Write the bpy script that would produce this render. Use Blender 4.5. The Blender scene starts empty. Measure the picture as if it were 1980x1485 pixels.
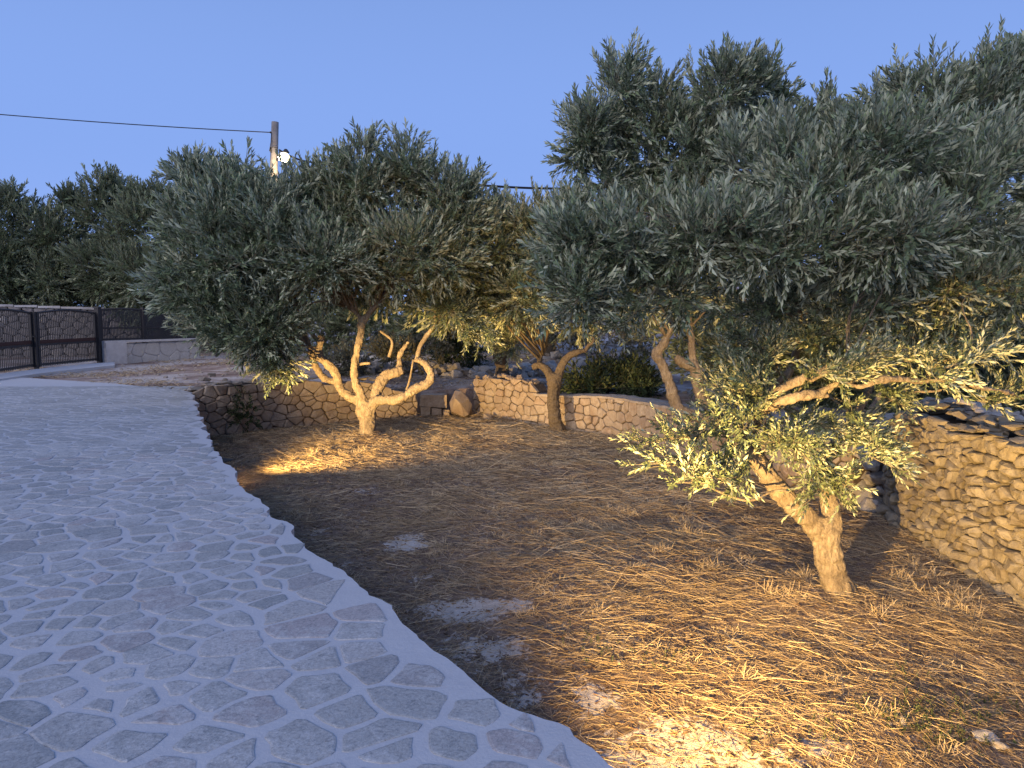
import bpy, math, random
import numpy as np
from mathutils import Vector, Matrix
from mathutils.geometry import tessellate_polygon

S = bpy.context.scene
C = S.collection
rnd = random.Random(7)
rg = np.random.default_rng(7)

# ------------------------------------------------------------------ camera
F_PX, CAM_Z, HOR = 1414.0, 1.6, 610.6
TILT = math.atan((742.5 - HOR) / F_PX)
cam = bpy.data.cameras.new('camera'); cam.sensor_width = 36.0; cam.lens = 36.0 * F_PX / 1980
cam.clip_start = 0.05; cam.clip_end = 2000
co = bpy.data.objects.new('camera', cam); C.objects.link(co)
co.location = (0, 0, CAM_Z); co.rotation_euler = (math.pi / 2 - TILT, 0, 0)
S.camera = co

# ------------------------------------------------------------------ dusk sky
SKY_TOP, SKY_MID, SKY_LOW = (0.18, 0.305, 0.66, 1), (0.25, 0.41, 0.88, 1), (0.30, 0.46, 0.95, 1)
W = bpy.data.worlds.new('World'); S.world = W; W.use_nodes = True
nt = W.node_tree; nt.nodes.clear()
wo = nt.nodes.new('ShaderNodeOutputWorld'); bg = nt.nodes.new('ShaderNodeBackground')
tc = nt.nodes.new('ShaderNodeTexCoord'); sp = nt.nodes.new('ShaderNodeSeparateXYZ'); cr = nt.nodes.new('ShaderNodeValToRGB')
nt.links.new(tc.outputs['Generated'], sp.inputs[0]); nt.links.new(sp.outputs['Z'], cr.inputs[0])
cr.color_ramp.interpolation = 'EASE'
cr.color_ramp.elements[0].position = 0.0; cr.color_ramp.elements[0].color = SKY_LOW
cr.color_ramp.elements[1].position = 0.6; cr.color_ramp.elements[1].color = SKY_TOP
e = cr.color_ramp.elements.new(0.22); e.color = SKY_MID
nt.links.new(cr.outputs[0], bg.inputs[0]); bg.inputs[1].default_value = 1.0
nt.links.new(bg.outputs[0], wo.inputs[0])

# afterglow from behind the camera: one very soft sun
sl = bpy.data.lights.new('sun', 'SUN'); sl.energy = 2.0; sl.angle = math.radians(45); sl.color = (1.0, 0.86, 0.76)
so = bpy.data.objects.new('sun', sl); C.objects.link(so)
so.rotation_euler = (math.radians(66), 0, math.radians(-28))
S.view_settings.view_transform = 'Standard'; S.view_settings.look = 'None'
S.view_settings.exposure = 0.0; S.view_settings.gamma = 1.0; S.view_settings.use_curve_mapping = False
S.cycles.max_bounces = 5; S.cycles.use_denoising = True

# ------------------------------------------------------------------ helpers
SC = F_PX
def ray(px, py):
    a = (px - 990) / SC; b = (742.5 - py) / SC
    return Vector((a, math.cos(TILT) + b * math.sin(TILT), -math.sin(TILT) + b * math.cos(TILT)))
def at(px, py, Y):
    r = ray(px, py); return Vector((0, 0, CAM_Z)) + r * (Y / r.y)
def ground(px, py, z=0.0):
    r = ray(px, py); return Vector((0, 0, CAM_Z)) + r * ((z - CAM_Z) / r.z)
def link(o, parent=None):
    C.objects.link(o)
    if parent is not None: o.parent = parent
    return o
def tag(o, label=None, cat=None, group=None, kind=None):
    if label: o['label'] = label
    if cat: o['category'] = cat
    if group: o['group'] = group
    if kind: o['kind'] = kind
    return o
def empty(name, loc=(0, 0, 0)):
    o = bpy.data.objects.new(name, None); o.location = loc; o.empty_display_size = 0.2
    return link(o)
def mesh_obj(name, v, f, mat, parent=None, smooth=False, mats=None, midx=None):
    me = bpy.data.meshes.new(name); me.from_pydata([tuple(p) for p in v], [], f)
    for m in (mats or [mat]): me.materials.append(m)
    if midx is not None: me.polygons.foreach_set('material_index', midx)
    if smooth: me.polygons.foreach_set('use_smooth', [True] * len(me.polygons))
    me.update()
    return link(bpy.data.objects.new(name, me), parent)
def np_mesh(name, V, F, mats, parent=None, midx=None, attrs=None, smooth=False):
    """V (n,3); F (m,3 or 4)"""
    me = bpy.data.meshes.new(name)
    n, m, k = len(V), len(F), F.shape[1]
    me.vertices.add(n); me.vertices.foreach_set('co', np.ascontiguousarray(V, np.float32).ravel())
    me.loops.add(m * k); me.loops.foreach_set('vertex_index', np.ascontiguousarray(F, np.int32).ravel())
    me.polygons.add(m); me.polygons.foreach_set('loop_start', np.arange(0, m * k, k, dtype=np.int32))
    me.polygons.foreach_set('loop_total', np.full(m, k, np.int32))
    for mt in mats: me.materials.append(mt)
    if midx is not None: me.polygons.foreach_set('material_index', midx.astype(np.int32))
    if smooth: me.polygons.foreach_set('use_smooth', np.ones(m, bool))
    me.update(calc_edges=True)
    for an, av in (attrs or {}).items():
        a = me.attributes.new(an, 'FLOAT', 'POINT'); a.data.foreach_set('value', np.ascontiguousarray(av, np.float32))
    return link(bpy.data.objects.new(name, me), parent)
def vnoise(x, y, s, seed=0):
    r = np.random.default_rng(seed).random((256, 256))
    x = x / s + 100.3; y = y / s + 77.7
    xi = np.floor(x).astype(int); yi = np.floor(y).astype(int); fx = x - xi; fy = y - yi
    fx = fx * fx * (3 - 2 * fx); fy = fy * fy * (3 - 2 * fy)
    g = lambda a, b: r[a % 256, b % 256]
    return (g(xi, yi) * (1 - fx) + g(xi + 1, yi) * fx) * (1 - fy) + (g(xi, yi + 1) * (1 - fx) + g(xi + 1, yi + 1) * fx) * fy
def inpoly(x, y, poly):
    r = np.zeros(np.shape(x), bool); n = len(poly)
    for i in range(n):
        x1, y1 = poly[i]; x2, y2 = poly[(i + 1) % n]
        c = (y1 > y) != (y2 > y)
        with np.errstate(divide='ignore', invalid='ignore'):
            r ^= c & (x < (x2 - x1) * (y - y1) / (y2 - y1 + 1e-12) + x1)
    return r
class MB:
    def __init__(s): s.v = []; s.f = []
    def box(s, c, d, rz=0.0, jit=0.0, rx=0.0, ry=0.0):
        R = Matrix.Rotation(rz, 3, 'Z') @ Matrix.Rotation(ry, 3, 'Y') @ Matrix.Rotation(rx, 3, 'X'); b = len(s.v)
        for i in range(8):
            p = Vector(((i & 1) - .5, ((i >> 1) & 1) - .5, (i >> 2) - .5))
            q = Vector((p.x * d[0], p.y * d[1], p.z * d[2])) + Vector((rnd.uniform(-jit, jit), rnd.uniform(-jit, jit), rnd.uniform(-jit, jit)))
            s.v.append(Vector(c) + R @ q)
        s.f += [tuple(b + k for k in q) for q in ((0, 2, 3, 1), (4, 5, 7, 6), (0, 1, 5, 4), (2, 6, 7, 3), (0, 4, 6, 2), (1, 3, 7, 5))]
        return s
    def tube(s, pts, rad, n=8, rough=0.0, flare=None, cap=True):
        pts = [Vector(p) for p in pts]; b0 = len(s.v); up = Vector((0.3, 1, 0.2)).normalized()
        ph = rnd.uniform(0, 6)
        for i, p in enumerate(pts):
            t = (pts[min(i + 1, len(pts) - 1)] - pts[max(i - 1, 0)]).normalized()
            u = t.cross(up)
            if u.length < 1e-3: u = t.cross(Vector((1, 0, 0)))
            u.normalize(); w = t.cross(u).normalized(); up = -w if False else up
            for k in range(n):
                a = 2 * math.pi * k / n
                r = rad[i] * (1 + rough * (0.5 * math.sin(3 * a + ph + i * .25) + 0.3 * math.sin(5 * a - ph + i * .6)) + rnd.uniform(-rough, rough) * .35)
                s.v.append(p + u * (math.cos(a) * r) + w * (math.sin(a) * r))
            if i:
                for k in range(n):
                    s.f.append((b0 + (i - 1) * n + k, b0 + (i - 1) * n + (k + 1) % n, b0 + i * n + (k + 1) % n, b0 + i * n + k))
        if cap:
            s.f.append(tuple(b0 + (len(pts) - 1) * n + k for k in range(n)))
            s.f.append(tuple(b0 + k for k in reversed(range(n))))
        return s
    def build(s, name, mat, parent=None, smooth=False, kind=None):
        o = mesh_obj(name, s.v, s.f, mat, parent, smooth)
        if kind: o['kind'] = kind
        return o
def spline(P, R, sub=6, wob=0.0):
    P = [Vector(p) for p in P]; op = []; orr = []
    n = len(P)
    for i in range(n - 1):
        p0 = P[i - 1] if i else P[0] * 2 - P[1]; p1 = P[i]; p2 = P[i + 1]; p3 = P[i + 2] if i + 2 < n else P[-1] * 2 - P[-2]
        for k in range(sub):
            t = k / sub; t2 = t * t; t3 = t2 * t
            q = 0.5 * ((2 * p1) + (p2 - p0) * t + (2 * p0 - 5 * p1 + 4 * p2 - p3) * t2 + (3 * p1 - p0 - 3 * p2 + p3) * t3)
            r = R[i] * (1 - t) + R[i + 1] * t
            op.append(q + Vector((rnd.uniform(-1, 1), rnd.uniform(-1, 1), rnd.uniform(-1, 1))) * wob * r); orr.append(r * (1 + rnd.uniform(-1, 1) * wob))
    op.append(P[-1]); orr.append(R[-1])
    return op, orr

# ------------------------------------------------------------------ materials
class NT:
    def __init__(s, name, rough=0.9, spec=0.2):
        s.m = bpy.data.materials.new(name); s.m.use_nodes = True; s.t = s.m.node_tree
        s.b = s.t.nodes['Principled BSDF']; s.b.inputs['Roughness'].default_value = rough
        s.b.inputs['Specular IOR Level'].default_value = spec
        s.tc = s.n('ShaderNodeTexCoord'); s.gp = s.n('ShaderNodeNewGeometry')
    def n(s, k, **kw):
        x = s.t.nodes.new(k)
        for a, b in kw.items(): setattr(x, a, b)
        return x
    def l(s, a, b): s.t.links.new(a, b)
    def noise(s, scale, detail=5, rough=0.6, vec=None, dist=0.0):
        x = s.n('ShaderNodeTexNoise'); x.inputs['Scale'].default_value = scale; x.inputs['Detail'].default_value = detail
        x.inputs['Roughness'].default_value = rough; x.inputs['Distortion'].default_value = dist
        s.l(vec if vec else s.gp.outputs['Position'], x.inputs['Vector']); return x.outputs['Fac']
    def ramp(s, fac, stops, interp='LINEAR'):
        x = s.n('ShaderNodeValToRGB'); x.color_ramp.interpolation = interp; el = x.color_ramp.elements
        while len(el) < len(stops): el.new(0.5)
        for e_, (p, c) in zip(el, stops):
            e_.position = p; e_.color = (c if isinstance(c, tuple) else (c, c, c)) + (1,)
        s.l(fac, x.inputs[0]); return x.outputs[0]
    def mix(s, fac, a, b, mode='MIX'):
        x = s.n('ShaderNodeMix', data_type='RGBA', blend_type=mode)
        for v, i in ((fac, 0), (a, 6), (b, 7)):
            if isinstance(v, (float, int)): x.inputs[i].default_value = v
            elif isinstance(v, tuple): x.inputs[i].default_value = v + (1,)
            else: s.l(v, x.inputs[i])
        return x.outputs[2]
    def math(s, op, a, b=0.0):
        x = s.n('ShaderNodeMath', operation=op)
        for v, i in ((a, 0), (b, 1)):
            if isinstance(v, (float, int)): x.inputs[i].default_value = v
            else: s.l(v, x.inputs[i])
        return x.outputs[0]
    def rand(s): return s.n('ShaderNodeObjectInfo').outputs['Random']
    def attr(s, name): return s.n('ShaderNodeAttribute', attribute_name=name).outputs['Fac']
    def bump(s, h, st=0.5, d=0.02):
        x = s.n('ShaderNodeBump'); x.inputs['Strength'].default_value = st; x.inputs['Distance'].default_value = d
        s.l(h, x.inputs['Height']); s.l(x.outputs[0], s.b.inputs['Normal']); return s
    def col(s, c):
        if isinstance(c, tuple): s.b.inputs['Base Color'].default_value = c + (1,)
        else: s.l(c, s.b.inputs['Base Color'])
        return s

def stone_mat(name, tones, blot=(0.2, 0.17, 0.13), bst=0.6, scale=1.0, use_attr=False, rough=0.92):
    m = NT(name, rough)
    base = m.ramp(m.attr('tone') if use_attr else m.rand(), [(i / (len(tones) - 1), t) for i, t in enumerate(tones)])
    n1 = m.noise(9 * scale, 8, 0.7); n2 = m.noise(38 * scale, 6, 0.7); n3 = m.noise(3.1 * scale, 4, .6)
    c = m.mix(m.ramp(n1, [(0.38, 0.0), (0.62, 0.75)]), base, blot)
    c = m.mix(m.ramp(n3, [(0.3, 0.45), (0.7, 0.0)]), c, (0.46, 0.43, 0.38))
    c = m.mix(0.55, c, m.ramp(n2, [(0.2, 0.62), (0.8, 1.35)]), 'MULTIPLY')
    m.col(c).bump(m.math('ADD', m.math('MULTIPLY', n1, 1.2), m.math('MULTIPLY', n2, 0.5)), bst, 0.03)
    return m.m
M = {}
M['wall_stone'] = stone_mat('wall_stone', [(.30, .235, .185), (.38, .31, .24), (.25, .19, .15), (.42, .36, .30), (.34, .25, .19)], (.20, .145, .105))
M['dry_stone'] = stone_mat('dry_stone', [(.21, .175, .115), (.30, .255, .165), (.25, .22, .165), (.17, .14, .095), (.33, .275, .18)], (.14, .11, .068), 0.7)
M['field_stone'] = stone_mat('field_stone', [(.40, .39, .37), (.52, .50, .48), (.34, .33, .32), (.58, .56, .55)], (.25, .235, .22), 0.8)
M['far_stone'] = stone_mat('far_stone', [(.20, .18, .18), (.34, .31, .31), (.15, .13, .13), (.42, .39, .38)], (.13, .11, .11), .4)
M['white_stone'] = stone_mat('white_stone', [(.50, .48, .47), (.58, .56, .55), (.54, .52, .50)], (.42, .40, .38), .3, .7)
M['slab'] = stone_mat('slab_stone', [(.22, .20, .19), (.30, .27, .24)], (.15, .13, .12), .5)

m = NT('paving_stone', 0.86, 0.25)       # slabs with cement smeared over them
base = m.ramp(m.rand(), [(0, (.31, .325, .335)), (.3, (.36, .37, .38)), (.55, (.275, .295, .31)), (.72, (.365, .34, .35)), (.8, (.39, .39, .395)), (1, (.33, .345, .355))])
n1 = m.noise(9, 9, .78, dist=.5); n2 = m.noise(70, 5, .8); n3 = m.noise(1.1, 3, .5); n4 = m.noise(21, 8, .8, dist=.9)
sm = m.ramp(m.math('ADD', n1, m.math('MULTIPLY', m.math('SUBTRACT', n3, .5), .9)), [(.47, 0.0), (.60, .8)])
c = m.mix(sm, base, (.45, .46, .475))
c = m.mix(m.ramp(n4, [(.53, 0.0), (.60, .55)]), c, (.18, .20, .22))
c = m.mix(.8, c, m.ramp(n2, [(.3, .6), (.7, 1.4)]), 'MULTIPLY')
m.col(c).bump(m.math('ADD', m.math('MULTIPLY', n2, .35), m.math('ADD', n1, m.math('MULTIPLY', n4, .6))), .55, .012); M['paving'] = m.m
m = NT('mortar', 0.95, 0.15)
n1 = m.noise(4.3, 9, .72, dist=.4); n2 = m.noise(60, 5, .7); n3 = m.noise(.35, 3, .5)
c = m.mix(m.ramp(n1, [(.35, 0.0), (.7, .8)]), (.45, .475, .52), (.39, .41, .455))
c = m.mix(m.ramp(n3, [(.35, 0.0), (.65, .6)]), c, (.49, .495, .52))
c = m.mix(.4, c, m.ramp(n2, [(.25, .8), (.75, 1.15)]), 'MULTIPLY')
m.col(c).bump(m.math('ADD', m.math('MULTIPLY', n2, .4), m.noise(9, 6, .7)), .5, .012); M['mortar'] = m.m
m = NT('joint_fill', .95); m.col(m.ramp(m.noise(14, 6, .7), [(.3, (.07, .052, .038)), (.7, (.17, .13, .095))])).bump(m.noise(30), .6, .02); M['joint'] = m.m
m = NT('dark_core', .95); m.col((.045, .036, .028)); M['core'] = m.m
m = NT('cap_mortar', .95); m.col(m.ramp(m.noise(8, 7, .7), [(.3, (.22, .19, .165)), (.7, (.42, .38, .34))])).bump(m.noise(22, 8, .7), .8, .03); M['cap'] = m.m
m = NT('white_render', .9); m.col(m.ramp(m.noise(5, 7, .7), [(.3, (.44, .42, .41)), (.7, (.60, .58, .57))])).bump(m.noise(30), .4, .01); M['render'] = m.m

m = NT('soil', .97, .1)
n1 = m.noise(1.3, 6, .65); n2 = m.noise(28, 8, .75); n3 = m.noise(7, 7, .7, dist=.5)
c = m.ramp(n3, [(.3, (.14, .108, .09)), (.5, (.23, .18, .15)), (.72, (.35, .28, .23))])
c = m.mix(m.ramp(n1, [(.4, 0.0), (.65, .55)]), c, (.14, .095, .075))
c = m.mix(.7, c, m.ramp(n2, [(.3, .4), (.7, 1.5)]), 'MULTIPLY')
d = m.math('ADD', m.attr('dust'), m.math('MULTIPLY', m.math('SUBTRACT', n3, .5), 1.5))
d = m.math('ADD', d, m.math('MULTIPLY', m.math('SUBTRACT', n2, .5), .8))
c = m.mix(m.ramp(d, [(.48, 0.0), (.62, .95)]), c, m.ramp(n2, [(.3, (.50, .47, .45)), (.7, (.68, .64, .61))]))
m.col(c).bump(m.math('ADD', n2, m.math('MULTIPLY', n3, 1.4)), .9, .03); M['soil'] = m.m
m = NT('field_earth', .97, .1)
n1 = m.noise(.45, 7, .65); n2 = m.noise(9, 8, .75); n3 = m.noise(60, 4, .7)
c = m.ramp(n1, [(.36, (.19, .135, .11)), (.47, (.34, .27, .24)), (.56, (.50, .46, .44))])
c = m.mix(.65, c, m.ramp(n2, [(.3, .5), (.7, 1.3)]), 'MULTIPLY')
m.col(c).bump(m.math('ADD', n2, m.math('MULTIPLY', n3, .3)), .9, .05); M['earth'] = m.m

def strand_mat(name, stops, rough=.75):
    m = NT(name, rough, .25); m.col(m.ramp(m.attr('tone'), stops)); return m.m
M['straw'] = strand_mat('straw', [(0, (.16, .12, .085)), (.35, (.32, .25, .165)), (.7, (.52, .42, .28)), (1, (.70, .60, .43))])
M['litter'] = strand_mat('leaf_litter', [(0, (.07, .045, .03)), (.6, (.16, .10, .06)), (1, (.30, .22, .13))])

def leaf_mat(name, up, low, sat=1.0):
    m = NT(name, .5, .2)
    geo = m.n('ShaderNodeNewGeometry')
    t = m.attr('tone')
    cu = m.ramp(t, [(0, tuple(x * .55 for x in up)), (.5, up), (1, tuple(min(1, x * 2.1) for x in up))])  # leaves vary in tone; the brightest end paints highlights into the colour
    cl = m.ramp(t, [(0, tuple(x * .7 for x in low)), (.5, low), (1, tuple(min(1, x * 1.35) for x in low))])
    cc = m.mix(geo.outputs['Backfacing'], cu, cl)
    m.col(cc)
    m.b.inputs['Roughness'].default_value = .55
    tr = m.n('ShaderNodeBsdfTranslucent'); m.l(cc, tr.inputs[0])
    ms = m.n('ShaderNodeMixShader'); ms.inputs[0].default_value = .18
    out = m.t.nodes['Material Output']
    m.l(m.b.outputs[0], ms.inputs[1]); m.l(tr.outputs[0], ms.inputs[2]); m.l(ms.outputs[0], out.inputs[0])
    return m.m
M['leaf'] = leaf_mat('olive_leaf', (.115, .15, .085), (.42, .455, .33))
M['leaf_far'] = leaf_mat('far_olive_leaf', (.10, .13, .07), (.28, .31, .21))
M['leaf_green'] = leaf_mat('shrub_leaf', (.035, .055, .026), (.075, .095, .05))
M['leaf_grey'] = leaf_mat('grey_shrub_leaf', (.10, .105, .07), (.17, .165, .12))
m = NT('bark', .92, .15)
mp = m.n('ShaderNodeMapping'); mp.inputs['Scale'].default_value = (1, 1, .35); m.l(m.tc.outputs['Object'], mp.inputs[0])
n1 = m.noise(24, 9, .75, mp.outputs[0], .6); n2 = m.noise(5, 6, .7); n3 = m.noise(80, 4, .7)
c = m.ramp(n1, [(.32, (.11, .085, .06)), (.47, (.26, .215, .16)), (.56, (.34, .29, .22)), (.7, (.45, .39, .31))])
c = m.mix(m.ramp(n2, [(.45, 0.0), (.65, .7)]), c, (.17, .14, .11))
m.col(c).bump(m.math('ADD', n1, m.math('MULTIPLY', n3, .3)), 1.0, .04); M['bark'] = m.m
m = NT('dark_bark', .92, .15)
n1 = m.noise(24, 9, .75)
m.col(m.ramp(n1, [(.3, (.055, .043, .033)), (.7, (.17, .14, .105))])).bump(n1, .9, .03); M['bark2'] = m.m
m = NT('twig_wood', .85, .2); m.col((.19, .17, .125)); M['twig'] = m.m
m = NT('dark_metal', .55, .4); m.col(m.ramp(m.noise(20), [(.3, (.018, .018, .022)), (.7, (.035, .033, .036))])); M['metal'] = m.m
m = NT('rust_metal', .8, .2); m.col((.055, .03, .028)); M['rust'] = m.m
m = NT('pole_concrete', .9); m.col(m.ramp(m.noise(6, 8, .7), [(.3, (.16, .145, .14)), (.7, (.30, .275, .26))])).bump(m.noise(40), .5, .01); M['pole'] = m.m
m = NT('cable_rubber', .6); m.col((.02, .02, .025)); M['cable'] = m.m
m = NT('lamp_glass'); m.b.inputs['Emission Color'].default_value = (1, .80, .42, 1); m.b.inputs['Emission Strength'].default_value = 2.2; M['bulb'] = m.m
m = NT('spot_glass'); m.b.inputs['Emission Color'].default_value = (1, .68, .33, 1); m.b.inputs['Emission Strength'].default_value = 8; M['spot'] = m.m

# ------------------------------------------------------------------ plan of the place
GZ = -1.0
EDGE = [ground(*p) for p in ((370, 757), (380, 790), (395, 830), (420, 880), (465, 935), (520, 990), (580, 1040), (640, 1090),
        (700, 1140), (750, 1180), (870, 1270), (1000, 1360), (1100, 1428), (1205, 1485))]
EDGE = [(p.x, p.y) for p in EDGE]
EDGE += [(0.95, 2.20), (1.6, 1.75), (2.6, 1.15), (4.4, 0.3), (6.0, -0.4)]
W1 = [(-6.72, 15.15), (-6.35, 15.6), (-5.4, 16.75), (-3.84, 17.95), (-2.45, 18.75)]
W2 = [(-1.0, 19.1), (-0.25, 18.35), (0.85, 17.2), (1.85, 16.15), (2.4, 15.2), (3.55, 12.6), (4.25, 10.7), (4.72, 9.95)]
W3 = [(4.86, 9.35), (4.80, 8.3), (4.66, 6.6), (4.5, 5.0), (4.4, 3.4)]
GARDEN = EDGE[::-1][0:0] + [tuple(p) for p in EDGE] + [(5.5, 2.0)] + W3[::-1] + W2[::-1] + W1[::-1]
ey = np.array([p[1] for p in EDGE][::-1]); ex = np.array([p[0] for p in EDGE][::-1])
def x_edge(y): return float(np.interp(y, ey, ex))
def garden_z(x, y):
    x = np.asarray(x, float); y = np.asarray(y, float)
    return GZ + .10 * (vnoise(x, y, 1.7, 3) - .5) + .035 * (vnoise(x, y, .35, 4) - .5) + .038 * (vnoise(x, y, .14, 5) - .5) \
        + .10 * np.exp(-((x - 2.88) ** 2 + (y - 6.6) ** 2) / .35) + .12 * np.exp(-((x + 3.05) ** 2 + (y - 15.5) ** 2) / .5)
def field_z(x, y):
    x = np.asarray(x, float); y = np.asarray(y, float)
    s = np.clip((x + 6.5) / 4.5, 0, 1); s = s * s * (3 - 2 * s)
    base = -0.03 - .30 * s
    rise = np.clip(y - 20, 0, 60) * .065 * s + np.clip(y - 34, 0, 60) * .03
    near = np.clip((15 - y) / 5, 0, 1) * s * .1
    return base + rise - near + (.10 * (vnoise(x, y, 2.3, 8) - .5) + .05 * (vnoise(x, y, .6, 9) - .5)) * np.clip((y - 16) / 3, .3, 1)

# ------------------------------------------------------------------ ground sheets
def grid(xs, ys):
    X, Y = np.meshgrid(xs, ys, indexing='ij'); n, m_ = X.shape
    i = np.arange(n * m_).reshape(n, m_)
    Fq = np.stack([i[:-1, :-1], i[1:, :-1], i[1:, 1:], i[:-1, 1:]], -1).reshape(-1, 4)
    return X.ravel(), Y.ravel(), Fq
g = lambda a, b, n, p: a + (b - a) * np.linspace(0, 1, n) ** p
xs = np.concatenate([-g(17, 260, 26, 2.2)[::-1], np.arange(-16.75, 9.1, .25), g(9.3, 260, 26, 2.2)])
ys = np.concatenate([-g(2, 120, 14, 2)[::-1], np.arange(-1.75, 34, .25), g(34.3, 400, 34, 2.2)])
X, Y, Fq = grid(xs, ys)
Z = field_z(X, Y)
cx, cy = -0.3, 10.5
dx, dy = cx - X, cy - Y; dl = np.hypot(dx, dy) + 1e-6
ing = inpoly(X + dx / dl * .38, Y + dy / dl * .38, GARDEN) | inpoly(X, Y, GARDEN)
TERR = [tuple(p) for p in EDGE] + [(6, -9), (-22, -9)]
TFAR = [(-6.72, 15.28), (-9.5, 17.3), (-12.6, 18.9), (-22, 23.0)]
TERR += TFAR[::-1]
int_ = inpoly(X, Y + .35, TERR) & inpoly(X, Y, TERR)
Z = np.where(ing | int_, -1.6, Z)
o = np_mesh('field_ground', np.stack([X, Y, Z], 1), Fq, [M['earth']], smooth=True); o['kind'] = 'structure'
# garden floor with lime dust stains
X, Y, Fq = grid(np.arange(-7.2, 5.6, .07), np.arange(0, 19.8, .07))
dust = np.zeros_like(X)
for px, py, rx, ry, a in ((785, 1052, .30, .42, .95), (905, 1175, .5, .26, 1.15), (985, 1165, .28, .18, .9), (940, 1245, .6, .5, .62), (1010, 1330, .25, .5, .6), (1150, 1345, .25, .3, .8), (700, 955, .5, .4, .5),
                          (1330, 1430, .7, .45, .7), (1240, 1460, .45, .35, .65), (1450, 1475, .8, .3, .6), (1600, 1440, .3, .15, .7), (820, 1120, .3, .22, .55), (1080, 1300, .3, .5, .4), (1500, 1460, .7, .2, .45), (690, 1095, .3, .3, .45), (620, 1020, .35, .6, .45)):
    p = ground(px, py, GZ); dust = np.maximum(dust, a * np.exp(-((X - p.x) / rx) ** 2 - ((Y - p.y) / ry) ** 2))
DUSTF = (X, Y, dust)
o = np_mesh('garden_ground', np.stack([X, Y, garden_z(X, Y)], 1), Fq, [M['soil']], attrs={'dust': dust}, smooth=True); o['kind'] = 'structure'

# ------------------------------------------------------------------ voronoi stones
def clip(poly, px, py, nx, ny):
    out = []; n = len(poly)
    for i in range(n):
        a = poly[i]; b = poly[(i + 1) % n]
        da = (a[0] - px) * nx + (a[1] - py) * ny; db = (b[0] - px) * nx + (b[1] - py) * ny
        if da <= 0: out.append(a)
        if (da < 0 < db) or (db < 0 < da):
            t = da / (da - db); out.append((a[0] + (b[0] - a[0]) * t, a[1] + (b[1] - a[1]) * t))
    return out
def voronoi(seeds, R, bounds=None):
    P = np.array(seeds); cells = []
    for i, (x, y) in enumerate(seeds):
        d = np.hypot(P[:, 0] - x, P[:, 1] - y); nb = np.argsort(d)[1:28]
        poly = [(x - R, y - R), (x + R, y - R), (x + R, y + R), (x - R, y + R)]
        for j in nb:
            if d[j] > 2.9 * R: break
            qx, qy = seeds[j]; poly = clip(poly, (x + qx) / 2, (y + qy) / 2, qx - x, qy - y)
            if len(poly) < 3: break
        if bounds and len(poly) > 2:
            for (bx, by, nx, ny) in bounds(x, y): poly = clip(poly, bx, by, nx, ny)
        cells.append(poly if len(poly) > 2 else None)
    return cells
def area(p): return abs(sum(p[i][0] * p[(i + 1) % len(p)][1] - p[(i + 1) % len(p)][0] * p[i][1] for i in range(len(p)))) / 2
def soften(poly, joint, jit, cut=.24):
    cx_ = sum(p[0] for p in poly) / len(poly); cy_ = sum(p[1] for p in poly) / len(poly)
    # drop tiny edges
    q = [p for i, p in enumerate(poly) if math.dist(p, poly[i - 1]) > .02]
    if len(q) < 3: return None, None
    sh = []
    for p in q:
        d = math.dist(p, (cx_, cy_)); k = max(.45, 1 - joint / max(d, 1e-3)) * (1 + rnd.uniform(-jit, jit))
        sh.append((cx_ + (p[0] - cx_) * k, cy_ + (p[1] - cy_) * k))
    out = []
    n = len(sh)
    for i in range(n):
        a, b = sh[i], sh[(i + 1) % n]; c1 = cut * rnd.uniform(.5, 1.2); c2 = cut * rnd.uniform(.5, 1.2)
        out.append((a[0] + (b[0] - a[0]) * c1, a[1] + (b[1] - a[1]) * c1)); out.append((b[0] + (a[0] - b[0]) * c2, b[1] + (a[1] - b[1]) * c2))
    return out, (cx_, cy_)
def stone_geo(out, c, fmap, proud, bev, rough=.3, inner=.62):
    """fmap(u,v,h)->Vector. rings: base, shoulder, inner, centre"""
    n = len(out); v = []; f = []
    tx, ty = rnd.uniform(-1, 1) * rough, rnd.uniform(-1, 1) * rough
    rad = math.sqrt(max(area(out), 1e-5))
    def h(u, w, base): return base + proud * ((u - c[0]) / rad * tx + (w - c[1]) / rad * ty) + proud * rnd.uniform(-.2, .2) * rough
    for (u, w) in out: v.append(fmap(u, w, -.04))
    kb = 1 - min(.35, bev / max(rad * .5, 1e-3))
    for (u, w) in out: v.append(fmap(u, w, h(u, w, proud * .55)))
    for (u, w) in out:
        uu, ww = c[0] + (u - c[0]) * kb, c[1] + (w - c[1]) * kb; v.append(fmap(uu, ww, h(uu, ww, proud * .95)))
    v.append(fmap(c[0] + rnd.uniform(-.1, .1) * rad, c[1] + rnd.uniform(-.1, .1) * rad, h(c[0], c[1], proud * (1 + .08 * rough))))
    for r in range(2):
        for i in range(n):
            j = (i + 1) % n; f.append((r * n + i, r * n + j, (r + 1) * n + j, (r + 1) * n + i))
    for i in range(n): f.append((2 * n + i, 2 * n + (i + 1) % n, 3 * n))
    return v, f
def fix_ccw(p):
    s = sum(p[i][0] * p[(i + 1) % len(p)][1] - p[(i + 1) % len(p)][0] * p[i][1] for i in range(len(p)))
    return p if s > 0 else p[::-1]

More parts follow.
